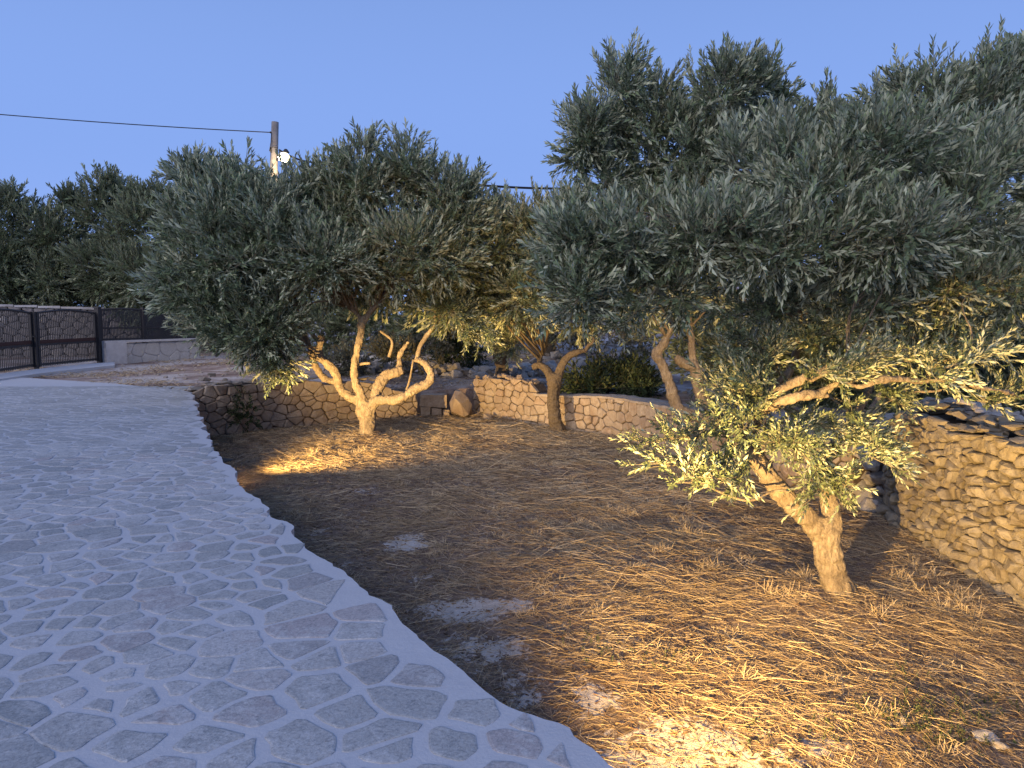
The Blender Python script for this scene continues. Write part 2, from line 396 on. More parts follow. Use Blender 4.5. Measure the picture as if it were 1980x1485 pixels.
# ------------------------------------------------------------------ terrace
te = []
for i in range(len(EDGE) - 1):
    a, b = EDGE[i], EDGE[i + 1]; L = math.dist(a, b); k = max(1, int(L / .05))
    for j in range(k): te.append((a[0] + (b[0] - a[0]) * j / k, a[1] + (b[1] - a[1]) * j / k))
te.append(EDGE[-1])
tj = []
for i, p in enumerate(te):
    q = te[min(i + 1, len(te) - 1)]; r_ = te[max(i - 1, 0)]
    d = Vector((q[0] - r_[0], q[1] - r_[1])).normalized(); nrm = Vector((d.y, -d.x)) * (-1)
    if nrm.x < 0: nrm = -nrm
    s = .085 * (float(vnoise(np.array([i * .05]), np.array([0.]), .30, 21)[0]) - .5) * 1.6 + .04 * (float(vnoise(np.array([i * .05]), np.array([0.]), .09, 22)[0]) - .5) + rnd.uniform(-.006, .006)
    tj.append((p[0] + nrm.x * s, p[1] + nrm.y * s))
outline = tj + [(6, -9), (-22, -9)] + [(-22, 23.0), (-12.6, 18.9), (-9.5, 17.3)]
n = len(outline)
terrace = empty('paved_terrace'); terrace['kind'] = 'structure'
v = [(x, y, 0) for x, y in outline] + [(x, y, -.07) for x, y in outline]
ins = [(x - .05, y - .03) for x, y in outline]
v += [(x, y, -.07) for x, y in ins] + [(x, y, -1.25) for x, y in ins]
tri = tessellate_polygon([[Vector((x, y, 0)) for x, y in outline]])
def upw(t):
    a, b, c_ = [Vector(v[k]) for k in t]
    return tuple(t) if (b - a).cross(c_ - a).z > 0 else (t[0], t[2], t[1])
f = [upw(t) for t in tri]
for i in range(n):
    j = (i + 1) % n
    f += [(i, j, n + j, n + i), (n + i, n + j, 2 * n + j, 2 * n + i), (2 * n + i, 2 * n + j, 3 * n + j, 3 * n + i)]
o = mesh_obj('mortar_bed', v, f, M['mortar'], terrace)
# crazy paving
seeds = []
cell = {}
for _ in range(60000):
    y = 1.7 + 14.5 * rnd.random() ** 1.25; x = rnd.uniform(-.80 * y - .5, x_edge(y) + .05)
    md = rnd.choice((.13, .17, .22, .28, .36, .44)) * (1 if y < 9 else 1.25)
    k = (int(x / .5), int(y / .5)); ok = True
    for a in (-1, 0, 1):
        for b in (-1, 0, 1):
            for (qx, qy, qm) in cell.get((k[0] + a, k[1] + b), ()):
                if math.hypot(qx - x, (qy - y) * 1.15) < (md + qm) / 2: ok = False
    if ok: cell.setdefault(k, []).append((x, y, md)); seeds.append((x, y))
cells = voronoi(seeds, .45)
pav = []
def vis_(s): return s[1] < 7
for s, cpoly in zip(seeds, cells):
    if not cpoly or area(cpoly) < .012: continue
    c2 = [(min(x, x_edge(y) + .008), y) for x, y in fix_ccw(cpoly)]
    if area(c2) < .012: continue
    hx = max(p[0] for p in c2) - min(p[0] for p in c2); hy = max(p[1] for p in c2) - min(p[1] for p in c2)
    pm_ = sum(math.dist(c2[i], c2[i - 1]) for i in range(len(c2)))
    if area(c2) < .30 * hx * hy or min(hx, hy) < .07 or 12.57 * area(c2) / pm_ ** 2 < .5: continue
    out, c = soften(c2, rnd.choice((.010, .018, .028, .045)), .10, .12)
    if out and vis_(s):      # ragged outline for the stones in view
        o2 = []
        for i in range(len(out)):
            a_, b_ = out[i], out[(i + 1) % len(out)]; o2.append(a_)
            if math.dist(a_, b_) > .09: o2.append(((a_[0] + b_[0]) / 2 + rnd.uniform(-.011, .011), (a_[1] + b_[1]) / 2 + rnd.uniform(-.011, .011)))
        out = o2
    if out: pav.append((s, out, c))
pav.sort(key=lambda t: math.hypot(*t[0]) - (0 if abs(t[0][0]) < .72 * t[0][1] else -20))
def vis(s): return abs(s[0]) < .72 * s[1] + .3 and s[1] > 2.3
near = [p for p in pav if vis(p[0])][:300]; ids = set(id(p) for p in near)
for p in near:
    sx, sy = p[2]
    vv, ff = stone_geo(p[1], (0, 0) if False else p[2], lambda u, w, h: Vector((u - sx, w - sy, h)), .005, .009, .35)
    o = mesh_obj('paving_stone', vv, ff, M['paving'], terrace); o.location = (sx, sy, 0)
bv, bf = [], []
for p in pav:
    if id(p) in ids: continue
    vv, ff = stone_geo(p[1], p[2], lambda u, w, h: Vector((u, w, h)), .004, .02, .3)
    b = len(bv); bv += vv; bf += [tuple(b + k for k in q) for q in ff]
far = mesh_obj('far_paving_stones', bv, bf, M['paving'], terrace); far['kind'] = 'stuff'

# ------------------------------------------------------------------ stone walls
def path_fn(path):
    P = [Vector((a, b)) for a, b in path]; L = [0]
    for i in range(1, len(P)): L.append(L[-1] + (P[i] - P[i - 1]).length)
    def pos(s):
        s = min(max(s, -1), L[-1] + 1); i = 0
        while i < len(P) - 2 and s > L[i + 1]: i += 1
        t = (s - L[i]) / (L[i + 1] - L[i]); return P[i].lerp(P[i + 1], t)
    def nrm(s):
        d = (pos(min(s + .3, L[-1])) - pos(max(s - .3, 0))).normalized(); n_ = Vector((d.y, -d.x))
        ref = Vector((-.5, 9)) - pos(s)
        if path[0][0] < -10: ref = Vector((0, 0)) - pos(s)
        return n_ if n_.dot(ref) > 0 else -n_
    return pos, nrm, L[-1]
def stone_wall(name, label, path, zb, zt, cw, ch, mat, joint=.018, proud=.05, thick=.5, asp=1.0, rough=.5, core='joint', cap=None, piece='stone', lim=300, cat='wall', jit=.3, bev=.03, cut=.24):
    pos, nrm, L = path_fn(path)
    c0 = pos(0); root = empty(name, (c0.x, c0.y, zb(0))); tag(root, label, cat)
    K = Matrix.Translation(-Vector((c0.x, c0.y, zb(0))))
    # core
    v = []; f = []; N = max(2, int(L / .2)); T = 4
    for i in range(N + 1):
        s = L * i / N; p = pos(s); q = nrm(s); z0, z1 = zb(s) - .25, zt(s) - .03
        for (d, z) in ((-.02, z0), (-.02, z1), (-thick, z1), (-thick, z0)):
            v.append(K @ Vector((p.x + q.x * d, p.y + q.y * d, z)))
        if i:
            b = (i - 1) * 4
            for k in range(4): f.append((b + k, b + (k + 1) % 4, b + 4 + (k + 1) % 4, b + 4 + k))
    f += [(0, 1, 2, 3), tuple(N * 4 + k for k in (3, 2, 1, 0))]
    mesh_obj('wall_core', v, f, M[core], root)
    # stones
    zmin = min(zb(L * i / 20) for i in range(21)) - .12; zmax = max(zt(L * i / 20) for i in range(21))
    seeds = []; z = zmin; 
    while z < zmax + ch * .5:
        hh = ch * rnd.uniform(.7, 1.35); s = rnd.uniform(-cw, 0)
        while s < L + cw:
            w = cw * rnd.uniform(.5, 1.6); s += w * .5; seeds.append((s, (z + hh / 2 + rnd.uniform(-jit, jit) * hh) * asp)); s += w * .5
        z += hh
    seeds = [q for q in seeds if zb(q[0]) - .1 < q[1] / asp < zt(q[0]) - .015]
    def bounds(x, y):
        x = min(max(x, 0), L); e_ = .15
        sl_ = (zt(min(x + e_, L)) - zt(max(x - e_, 0))) / (2 * e_) * asp
        sl_ = max(-1.0, min(1.0, sl_)); tj_ = rnd.uniform(-.03, .02)
        return [(0, 0, -1, 0), (L, 0, 1, 0), (x, (zt(x) + tj_) * asp, -sl_, 1), (0, (zb(x) - .1) * asp, 0, -1)]
    cells = voronoi(seeds, max(cw, ch * asp) * 1.6, bounds); cnt = 0; bv, bf = [], []
    for q, cp in zip(seeds, cells):
        if not cp: continue
        cp = [(a, b / asp) for a, b in cp]
        if area(cp) < .0012 + .05 * cw * ch: continue
        out, c = soften(fix_ccw(cp), joint * rnd.uniform(.6, 1.5), .05, cut)
        if not out: continue
        pr = proud * rnd.uniform(.55, 1.5)
        o3 = pos(c[0]); n3 = nrm(c[0]); org = Vector((o3.x, o3.y, c[1]))
        def fm(u, w, h):
            p_ = pos(u); n_ = nrm(u)
            return Vector((p_.x + n_.x * h, p_.y + n_.y * h, w))
        vv, ff = stone_geo(out, c, fm, pr, bev, rough)
        # orient outward
        a_, b_, c_ = vv[ff[-1][0]], vv[ff[-1][1]], vv[ff[-1][2]]
        if (b_ - a_).cross(c_ - a_).dot(Vector((n3.x, n3.y, 0))) < 0: ff = [t[::-1] for t in ff]
        if cnt < lim:
            o = mesh_obj(piece, [x - org for x in vv], ff, M[mat], root); o.location = K @ org
        else:
            b = len(bv); bv += [K @ x for x in vv]; bf += [tuple(b + k for k in t) for t in ff]
        cnt += 1
    if bv:
        o = mesh_obj('small_stones', bv, bf, M[mat], root); o['kind'] = 'stuff'
    return root, K, pos, nrm, L
# rock shapes shared by caps, piles and loose stones
import bmesh
def rock_mesh(name, mat, flat=1.0, npt=15, bevel=False):
    bm = bmesh.new()
    for _ in range(npt):
        d = Vector((rnd.gauss(0, 1), rnd.gauss(0, 1), rnd.gauss(0, 1))).normalized() * rnd.uniform(.85, 1.1)
        # push towards a box so the rocks are blocky
        mx = max(abs(d.x), abs(d.y), abs(d.z)); d = d.lerp(d / mx, .45)
        bm.verts.new((d.x * .5, d.y * .5, d.z * .5 * flat))
    r = bmesh.ops.convex_hull(bm, input=bm.verts)
    bmesh.ops.delete(bm, geom=[g_ for g_ in r['geom_interior'] if isinstance(g_, bmesh.types.BMVert)], context='VERTS')
    me = bpy.data.meshes.new(name); bm.to_mesh(me); bm.free(); me.materials.append(mat); return me
ROCKS = {k: [rock_mesh('rock_' + k, M[k], 1.0, rnd.choice((12, 16, 20))) for _ in range(9)] for k in ('wall_stone', 'dry_stone', 'field_stone', 'slab', 'white_stone')}
def rock(name, kind, loc, size, rz=None, parent=None, tilt=.3):
    o = bpy.data.objects.new(name, rnd.choice(ROCKS[kind])); o.location = loc; o.scale = size
    o.rotation_euler = (rnd.uniform(-tilt, tilt), rnd.uniform(-tilt, tilt), rnd.uniform(0, 6.28) if rz is None else rz)
    return link(o, parent)
lerp = lambda xs_, ys_: (lambda s: float(np.interp(s, xs_, ys_)))
gz_on = lambda path: (lambda s: GZ - .02)

# wall 1: retaining wall left of the opening
L1 = path_fn(W1)[2]
def zt1(s): return float(np.interp(s, [0, .25, .6, 1.2, 3.0, L1 - 1.0, L1 - .6, L1], [-.02, .05, .12, .10, .02, -.05, -.28, -.36])) + .03 * math.sin(s * 5.1)
r1, K1, p1, n1_, _ = stone_wall('retaining_wall', 'rubble stone retaining wall behind the pale forked olive trunk, darkest at its left end by the paving', W1, lambda s: GZ - .02, zt1, .27, .165, 'wall_stone', .010, .045, .5, 1.35, .8, 'joint', lim=260, jit=.45, cut=.12, bev=.018)
s = .05
while s < L1 - .9:
    w = rnd.uniform(.25, .5); p = p1(s + w / 2); q = n1_(s)
    if s < 2.9 or rnd.random() < .6:
        loc = Vector((p.x - q.x * .12, p.y - q.y * .12, zt1(s) + .03 + rnd.uniform(0, .03)))
        rock('cap_stone', 'slab', K1 @ loc, (w * 1.15, rnd.uniform(.34, .5), rnd.uniform(.05, .10)), math.atan2(-q.x, q.y) + rnd.uniform(-.2, .2), r1, .07)
    s += w * .85
for s, dz_, sz in ((.45, .13, .2), (.62, .22, .13), (.9, .1, .16), (4.3, .06, .16), (4.7, .04, .2)):
    p = p1(s); q = n1_(s); rock('cap_stone', 'slab', K1 @ Vector((p.x - q.x * .2, p.y - q.y * .2, zt1(s) + dz_)), (sz * 1.6, sz, sz * .7), None, r1)

# opening: lintel slab on two small stones, and the leaning boulder
steps = empty('stone_step', at(838, 800, 18.9)); tag(steps, 'low stone step, a thick slab on small blocks between the two walls', 'step')
Ks = -Vector(steps.location)
mb = MB(); mb.box(at(838, 773, 19.0) + Ks, (.68, .55, .32), .1, .03); mb.build('slab', M['wall_stone'], steps)
for px, py, w, h in ((823, 797, .24, .3), (845, 798, .25, .28), (862, 800, .16, .26)):
    mb = MB(); mb.box(at(px, py, 18.95) + Ks, (w, .4, h), .1, .02); mb.build('block', M['wall_stone'], steps)
mb = MB(); mb.box(at(858, 772, 19.1) + Ks, (.18, .4, .28), -.2, .03); mb.build('block', M['wall_stone'], steps)
bm = bmesh.new()
for px, py, Yy in ((880, 755, 18.6), (893, 757, 18.5), (906, 772, 18.4), (913, 783, 18.5), (906, 802, 18.3), (897, 806, 18.25), (873, 796, 18.35), (869, 778, 18.5), (884, 752, 18.9), (905, 765, 19.0), (912, 800, 18.9), (872, 800, 18.9), (890, 780, 18.15), (880, 770, 18.2)):
    bm.verts.new(at(px, py, Yy))
r = bmesh.ops.convex_hull(bm, input=bm.verts)
me = bpy.data.meshes.new('boulder'); bm.to_mesh(me); bm.free(); me.materials.append(M['wall_stone'])
bo = link(bpy.data.objects.new('boulder', me)); tag(bo, 'big angular boulder leaning beside the left end of the lamp-lit stone wall', 'boulder')
for px, py, sz, nm in ((862, 806, .22, 0), (940, 812, .3, 1), (925, 806, .2, 2)):
    p = ground(px, py, GZ); o = rock('loose_stone', 'wall_stone', (p.x, p.y, GZ + .06), (sz, sz * .8, sz * .7))
    tag(o, ('small square stone at the foot of the leaning boulder', 'flat stone in front of the lit wall corner', 'small stone between boulder and lit wall corner')[nm], 'stone')

# wall 2: runs from the opening round to the right
L2 = path_fn(W2)[2]
SH = 2.15
def zt2(s): return float(np.interp(s, [0, .4, 1.0, 1.6, SH, SH + .05, 3.2, 4.6, 8.2, L2], [-.04, -.02, .03, .02, -.04, -.30, -.26, -.16, -.14, -.2])) + (.02 * math.sin(s * 9) if s < SH else 0)
r2, K2, p2, n2_, _ = stone_wall('garden_wall', 'mortared rubble stone wall curving along the back of the garden, high left end lit by the lamp', W2, lambda s: GZ - .02, zt2, .28, .17, 'wall_stone', .009, .04, .5, 1.3, .8, 'joint', lim=290, jit=.42, cut=.12, bev=.018)
for i in range(34):
    s = rnd.uniform(.1, SH); p = p2(s); q = n2_(s); d = rnd.uniform(.02, .4); sz = rnd.uniform(.09, .2)
    rock('cap_stone', 'wall_stone', K2 @ Vector((p.x - q.x * d, p.y - q.y * d, zt2(s) + sz * .12)), (sz * 1.3, sz, sz * .8), None, r2)
v = []; f = []; N = 50
for i in range(N + 1):
    s = SH + .06 + (L2 - SH - .06) * i / N; p = p2(s); q = n2_(s)
    for d, z in ((.05, -.02), (.045, .025 + rnd.uniform(-.01, .012)), (-.2, .045 + rnd.uniform(-.012, .012)), (-.5, .03 + rnd.uniform(-.012, .012)), (-.5, -.05)):
        dd = d + rnd.uniform(-.012, .012); v.append(K2 @ Vector((p.x + q.x * dd, p.y + q.y * dd, zt2(s) + z)))
    if i:
        b = (i - 1) * 5
        for k in range(4): f.append((b + k, b + k + 1, b + 6 + k, b + 5 + k))
f += [(0, 1, 2, 3, 4), tuple(N * 5 + k for k in (4, 3, 2, 1, 0))]
mesh_obj('coping', v, f, M['cap'], r2)

# wall 3: dry-stone wall on the right
L3 = path_fn(W3)[2]
def zt3(s): return float(np.interp(s, [0, .15, .35, .8, 1.3, 1.5, 2.0, 3.2, L3], [.12, .24, .38, .47, .44, .36, .42, .42, .42]))
r3, K3, p3, n3_, _ = stone_wall('dry_stone_wall', 'thick dry stone wall of packed flat rubble beside the near olive, at the right edge', W3, lambda s: GZ - .03, zt3, .215, .105, 'dry_stone', .005, .075, .8, 1.8, .7, 'core', lim=300, jit=.5, bev=.025, cut=.13)
for i in range(190):
    s = rnd.uniform(0, 3.6); p = p3(s); q = n3_(s); d = rnd.uniform(-.03, .85); sz = rnd.uniform(.12, .24)
    z = zt3(s) + .02 + .14 * math.sin(min(1, max(0, d) / .85) * 3.14) * rnd.random()
    rock('cap_stone', 'dry_stone' if d < .35 else 'field_stone', K3 @ Vector((p.x - q.x * d, p.y - q.y * d, z)), (sz * 1.35, sz, sz * rnd.uniform(.3, .5)), None, r3, .25)
# rubble heap behind it
heap = empty('rubble_heap', (6.2, 8.6, -.3)); tag(heap, 'dark grey heap of tumbled field stones behind the dry stone wall', 'stone heap')
for i in range(90):
    x = rnd.uniform(5.3, 7.6); y = rnd.uniform(7.0, 10.6); sz = rnd.uniform(.16, .42)
    h = .75 * math.exp(-((x - 6.0) / 1.3) ** 2) * rnd.uniform(.6, 1.0)
    rock('stone', 'field_stone', Vector((x - 6.2, y - 8.6, h)), (sz, sz * .85, sz * .65), None, heap)
for px, py, Yy, sz, lb in ((1712, 838, 10.0, .30, 'dark angular rock lying on the gap left of the dry stone wall'), (1700, 862, 9.9, .26, 'lower rock in the gap left of the dry stone wall'), (1722, 815, 10.3, .3, 'upper rock at the corner of the dry stone wall, in shade')):
    p = at(px, py, Yy); o = rock('loose_stone', 'field_stone', p, (sz * 1.2, sz, sz * .9)); tag(o, lb, 'stone')
gap = empty('tumbled_stones', (4.8, 9.9, GZ)); tag(gap, 'shaded tumbled stones filling the gap between garden wall and dry stone wall', 'stone heap')
for i in range(46):
    t = rnd.random(); sz = rnd.uniform(.2, .42); yy = rnd.uniform(9.55, 10.5); zz = rnd.uniform(0, .85)
    rock('stone', 'field_stone', Vector((rnd.uniform(-.05, .5), yy - 9.9 + .1, zz)), (sz, sz, sz * .7), None, gap)

# ------------------------------------------------------------------ rocky field behind the walls
row = empty('rubble_row', at(930, 735, 23)); tag(row, 'long low row of loose grey field stones beyond the gap in the walls', 'stone row'); Kr = -Vector(row.location)
i = 0
while i < 150:
    px = rnd.uniform(690, 1075); py0 = float(np.interp(px, [690, 800, 900, 1000, 1075], [718, 722, 738, 733, 728])); Yr = 22 + rnd.uniform(-.5, .6)
    lay = rnd.random(); sz = rnd.uniform(.2, .42)
    p = at(px, py0 - lay * 24, Yr + lay * .4); rock('stone', 'field_stone', p + Kr, (sz * 1.2, sz, sz * .8), None, row); i += 1
rk = empty('rock_outcrop', at(1200, 690, 26)); tag(rk, 'whitish rocky outcrop rising beyond the garden, above the dark bush', 'rocks'); Kr = -Vector(rk.location)
for (px, py, Yy, w, h) in ((1110, 700, 24, 1.5, .9), (1075, 715, 23, 1.2, .6), (1160, 715, 24, .8, .6), (1225, 650, 28, 1.6, 1.0), (1190, 640, 29, 1.0, .6), (1250, 720, 21, 1.3, 1.2), (1265, 755, 19, 1.1, .8), (1130, 660, 28, 1.0, .5), (1170, 670, 28, .9, .5), (1000, 735, 22, 1.0, .5), (1400, 745, 17, 1.2, .7), (1290, 705, 23, 1, .8), (1080, 690, 26, .9, .5), (1040, 705, 24, .8, .5), (1205, 690, 26, .9, .6), (1000, 715, 24, .9, .5)):
    for k in range(4):
        p = at(px + rnd.uniform(-22, 22), py + rnd.uniform(-10, 12), Yy + rnd.uniform(-.4, .5)); s_ = rnd.uniform(.3, .65)
        rock('rock', 'white_stone' if rnd.random() < .45 else 'field_stone', p + Kr, (w * s_, w * s_ * .9, h * s_), None, rk)
# pebbles, uncountable: one object
def scatter_rocks(name, pts, szs, mat, kind='stuff'):
    vv, ff = [], []
    src = [[(v_.co.copy()) for v_ in me_.vertices] for me_ in ROCKS['field_stone']]; fs = [[tuple(p_.vertices) for p_ in me_.polygons] for me_ in ROCKS['field_stone']]
    for p, s_ in zip(pts, szs):
        k = rnd.randrange(len(src)); R = Matrix.Rotation(rnd.uniform(0, 6.28), 3, 'Z') @ Matrix.Rotation(rnd.uniform(-.5, .5), 3, 'X'); b = len(vv)
        vv += [Vector(p) + R @ Vector((c_.x * s_, c_.y * s_ * .8, c_.z * s_ * .6)) for c_ in src[k]]; ff += [tuple(b + q for q in t) for t in fs[k]]
    o = mesh_obj(name, vv, ff, mat); o['kind'] = kind; return o
pts, szs = [], []
for i in range(900):
    x = rnd.uniform(-13, 8); y = rnd.uniform(18, 30)
    if x < -2 and y < 19: continue
    if inpoly(np.array([x]), np.array([y]), TERR)[0] or inpoly(np.array([x]), np.array([y]), GARDEN)[0]: continue
    s_ = rnd.uniform(.04, .14) * (2 if x > 0 else 1); pts.append((x, y, float(field_z(x, y)) + s_ * .1)); szs.append(s_)
scatter_rocks('field_gravel', pts, szs, M['cap'])
pts, szs = [], []
for i in range(420):
    y = 3.2 + 13 * rnd.random() ** 1.6; x = rnd.uniform(x_edge(y) + .05, min(4.5, .72 * y))
    s_ = rnd.choice((.012, .018, .025, .035)) * rnd.uniform(.8, 1.3); pts.append((x, y, float(garden_z(x, y)) + s_ * .2)); szs.append(s_)
scatter_rocks('garden_gravel', pts, szs, M['cap'])
for px, py, sz, lb in ((1905, 1442, .11, 'pale flat stone on bare soil in the bottom right corner'), (1930, 1458, .08, 'smaller pale stone beside the flat one, bottom right corner'), (1412, 1256, .06, 'small pale stone lying in the brightest straw'), (418, 862, .11, 'pale stone at the foot of the paving edge, left end of the wall'), (1745, 1400, .07, 'half buried pale stone in the soil near the bottom right')):
    p = ground(px, py, GZ); o = rock('loose_stone', 'field_stone', (p.x, p.y, float(garden_z(p.x, p.y)) + sz * .2), (sz * 1.4, sz, sz * .5)); tag(o, lb, 'stone')

# ------------------------------------------------------------------ terrace retaining wall with lamps
tw = []
for (x, y) in EDGE[:19]: tw.append((x - .02, y - .01))
rt, Kt, pt_, nt_, Lt = stone_wall('terrace_wall', 'stone face of the paved terrace below its curved edge, with two small garden lamps', tw, lambda s: GZ - .05, lambda s: -.09, .42, .24, 'wall_stone', .02, .02, .3, 1.2, .4, 'joint', lim=0)
LAMPS = [((0.27, 2.80, -.50), (2.95, 6.9, 1.75), 5000, 108), ((-4.50, 11.06, -.70), (-1.7, 15.6, 2.2), 6200, 96)]
for loc, tgt, en, ang in LAMPS:
    mb = MB(); d = (Vector(tgt) - Vector(loc)).normalized(); rz = math.atan2(d.y, d.x)
    lo = Vector(loc) - d * .07
    dh = Vector((d.x, d.y, 0)).normalized(); mb.box(Kt @ lo, (.08, .12, .10), rz); mb.box(Kt @ (Vector(loc) + dh * .055 + Vector((0, 0, .085))), (.27, .30, .008), rz); body = mb.build('lamp_housing_added_hood', M['metal'], rt)  # unseen hood plate over the housing, added to cut off the upward beam
    mb = MB(); mb.box(Kt @ (lo + d * .043), (.006, .09, .07), rz); mb.build('lamp_glass', M['spot'], body)
    L_ = bpy.data.lights.new('garden_spot', 'SPOT'); L_.energy = en; L_.color = (1.0, .60, .19); L_.spot_size = math.radians(ang); L_.spot_blend = 1.0; L_.shadow_soft_size = .014
    lo_ = link(bpy.data.objects.new('garden_spot', L_)); lo_.location = loc
    lo_.rotation_euler = d.to_track_quat('-Z', 'Y').to_euler()

# ------------------------------------------------------------------ left: kerb, gate, low white wall, far wall
G0, G1, G2, G3 = ground(-75, 738), ground(70, 716), ground(193, 703), ground(386, 692)
mb = MB()
for a, b in ((G0, G1), (G1, G2), (G2, ground(200, 703))):
    pass
v = []; f = []
kp = [(-90, 752, 742), (0, 736, 726), (100, 722, 713), (200, 711, 704), (222, 709, 703)]
for i, (px, pa, pb) in enumerate(kp):
    a = ground(px, pa); b = ground(px, pb)
    v += [(a.x, a.y, -.06), (a.x, a.y, .045), (b.x, b.y, .05), (b.x, b.y, -.06)]
    if i:
        k = (i - 1) * 4; f += [(k, k + 4, k + 5, k + 1), (k + 1, k + 5, k + 6, k + 2), (k + 2, k + 6, k + 7, k + 3)]
o = mesh_obj('kerb', v, f, M['mortar']); o['kind'] = 'structure'
def bar_panel(root, K, A, B, z0, ztop, nb, arch=0.0, solid=0.0, y_off=0):
    frame = MB(); bars = MB()
    d = (B - A); d.z = 0; L = d.length; d.normalize(); rz = math.atan2(d.y, d.x)
    for P in (A + d * .03, B - d * .03):
        frame.box(K + Vector((P.x, P.y, (z0 + ztop) / 2)), (.07, .07, ztop - z0), rz)
    mid = (A + B) / 2
    for z in (z0 + .06, z0 + (ztop - z0) * .40):
        frame.box(K + Vector((mid.x, mid.y, z)), (L, .05, .06), rz)
    pts = []
    for i in range(13):
        t = i / 12; P = A.lerp(B, t); pts.append(K + Vector((P.x, P.y, ztop + arch * math.sin(math.pi * t) - .04)))
    frame.tube(pts, [.035] * 13, 5)
    for i in range(nb):
        t = (i + .5) / nb; P = A.lerp(B, t); zt_ = ztop + arch * math.sin(math.pi * t) - .04
        bars.box(K + Vector((P.x, P.y, (z0 + zt_) / 2)), (.022, .022, zt_ - z0), rz)
        if 0: bars.tube([K + Vector((P.x, P.y - .02, zt_ - .25)), K + Vector((P.x, P.y - .02, zt_ - .06)), K + Vector((P.x, P.y - .02, zt_ + .02))], [.035, .03, .004], 4)
    o = frame.build('frame', M['metal'], root)
    o = bars.build('bars', M['metal'], root); o['kind'] = 'stuff'
    if solid:
        pm = MB(); pm.box(K + Vector((mid.x, mid.y, z0 + (ztop - z0) * .44)), (L - .1, .03, .14), rz); pm.build('rail', M['rust'], root)
gate = empty('metal_gate', G1); tag(gate, 'dark double gate of thin metal bars with arched tops at the far left', 'gate'); Kg = -Vector(gate.location)
for A, B in ((G0, G1), (G1, G2)):
    leaf = empty('gate_leaf'); leaf.parent = gate
    bar_panel(leaf, Kg, A + Vector((.05, .05, 0)), B - Vector((.05, .05, 0)), .1, 1.72, 36, .09, 1)
for P in (G0, G2):
    mb = MB(); mb.box(Kg + P + Vector((0, 0, .93)), (.13, .13, 1.86)); mb.box(Kg + P + Vector((0, 0, 1.88)), (.18, .18, .05)); mb.build('gate_post', M['metal'], gate)
mb = MB(); mb.box(Kg + G1 + Vector((0.02, 0, .86)), (.10, .10, 1.72)); mb.build('gate_post', M['metal'], gate)
mb = MB(); mb.box(Kg + G1 + Vector((.10, -.12, 1.0)), (.05, .16, .03)); mb.build('handle', M['metal'], gate)
# low white wall
wpath = [(G2.x + .15, G2.y + .1), (G3.x, G3.y)]
rw, Kw, pw, nw, Lw = stone_wall('low_white_wall', 'low whitewashed stone wall with a pale coping, right of the dark gate', wpath, lambda s: -.02, lambda s: .66 + .012 * s, .55, .33, 'white_stone', .012, .015, .28, 1.2, .25, 'render', lim=60)
mb = MB(); P = (pw(0) + pw(Lw)) / 2; d = (pw(Lw) - pw(0)); q = nw(1)
mb.box(Kw @ Vector((P.x - q.x * .12, P.y - q.y * .12, .70 + .02)), (Lw + .1, .42, .07), math.atan2(d.y, d.x), 0); mb.build('coping', M['render'], rw)
Pp = pw(.3); mb = MB(); mb.box(Kw @ Vector((Pp.x + q.x * .02, Pp.y + q.y * .02, .32)), (.72, .30, .74), math.atan2(d.y, d.x)); mb.build('pier', M['render'], rw)
# fence over the low wall
fe = empty('bar_fence', (G2.x, G2.y, 0)); tag(fe, 'dark metal bar fence standing above the low white wall', 'fence'); Kf = -Vector(fe.location)
fp = [Vector((pw(t * Lw).x - q.x * .2, pw(t * Lw).y - q.y * .2, 0)) for t in (0, .42, .75, 1.25)]
for A, B in zip(fp[:-1], fp[1:]): bar_panel(fe, Kf, A, B, .74, 1.84, 30, .05)
for P in fp:
    mb = MB(); mb.box(Kf + P + Vector((0, 0, .95)), (.09, .09, 1.9)); mb.build('fence_post', M['metal'], fe)
# far wall beyond the road
far_path = [(-24.0, 25.5), (-19.0, 28.0), (-15.5, 32.5), (-12.0, 36.5)]
fA, fB = at(-120, 600, 27), at(460, 603, 33.5)
far_path = [(fA.x, fA.y), (fB.x, fB.y)]
rf, Kf2, pf, nf, Lf = stone_wall('far_stone_wall', 'tall stone wall with pale capping seen through the dark gate and fence', far_path, lambda s: -.1, lambda s: float(np.interp(s, [0, 6, 14], [2.02, 1.84, 1.82])), .40, .24, 'far_stone', .014, .06, .5, 1.1, .5, 'core', lim=280, bev=.05)
mb = MB()
for i in range(14):
    s0 = Lf * (i + .5) / 14; P = pf(s0); d = pf(Lf) - pf(0); q = nf(s0); zz = float(np.interp(s0, [0, 6, 14], [2.02, 1.84, 1.82]))
    mb2 = MB(); mb2.box(Kf2 @ Vector((P.x - q.x * .2, P.y - q.y * .2, zz + .03)), (Lf / 14 - .02, .62, .09), math.atan2(d.y, d.x), .012); mb2.build('cap_slab', M['render'], rf)

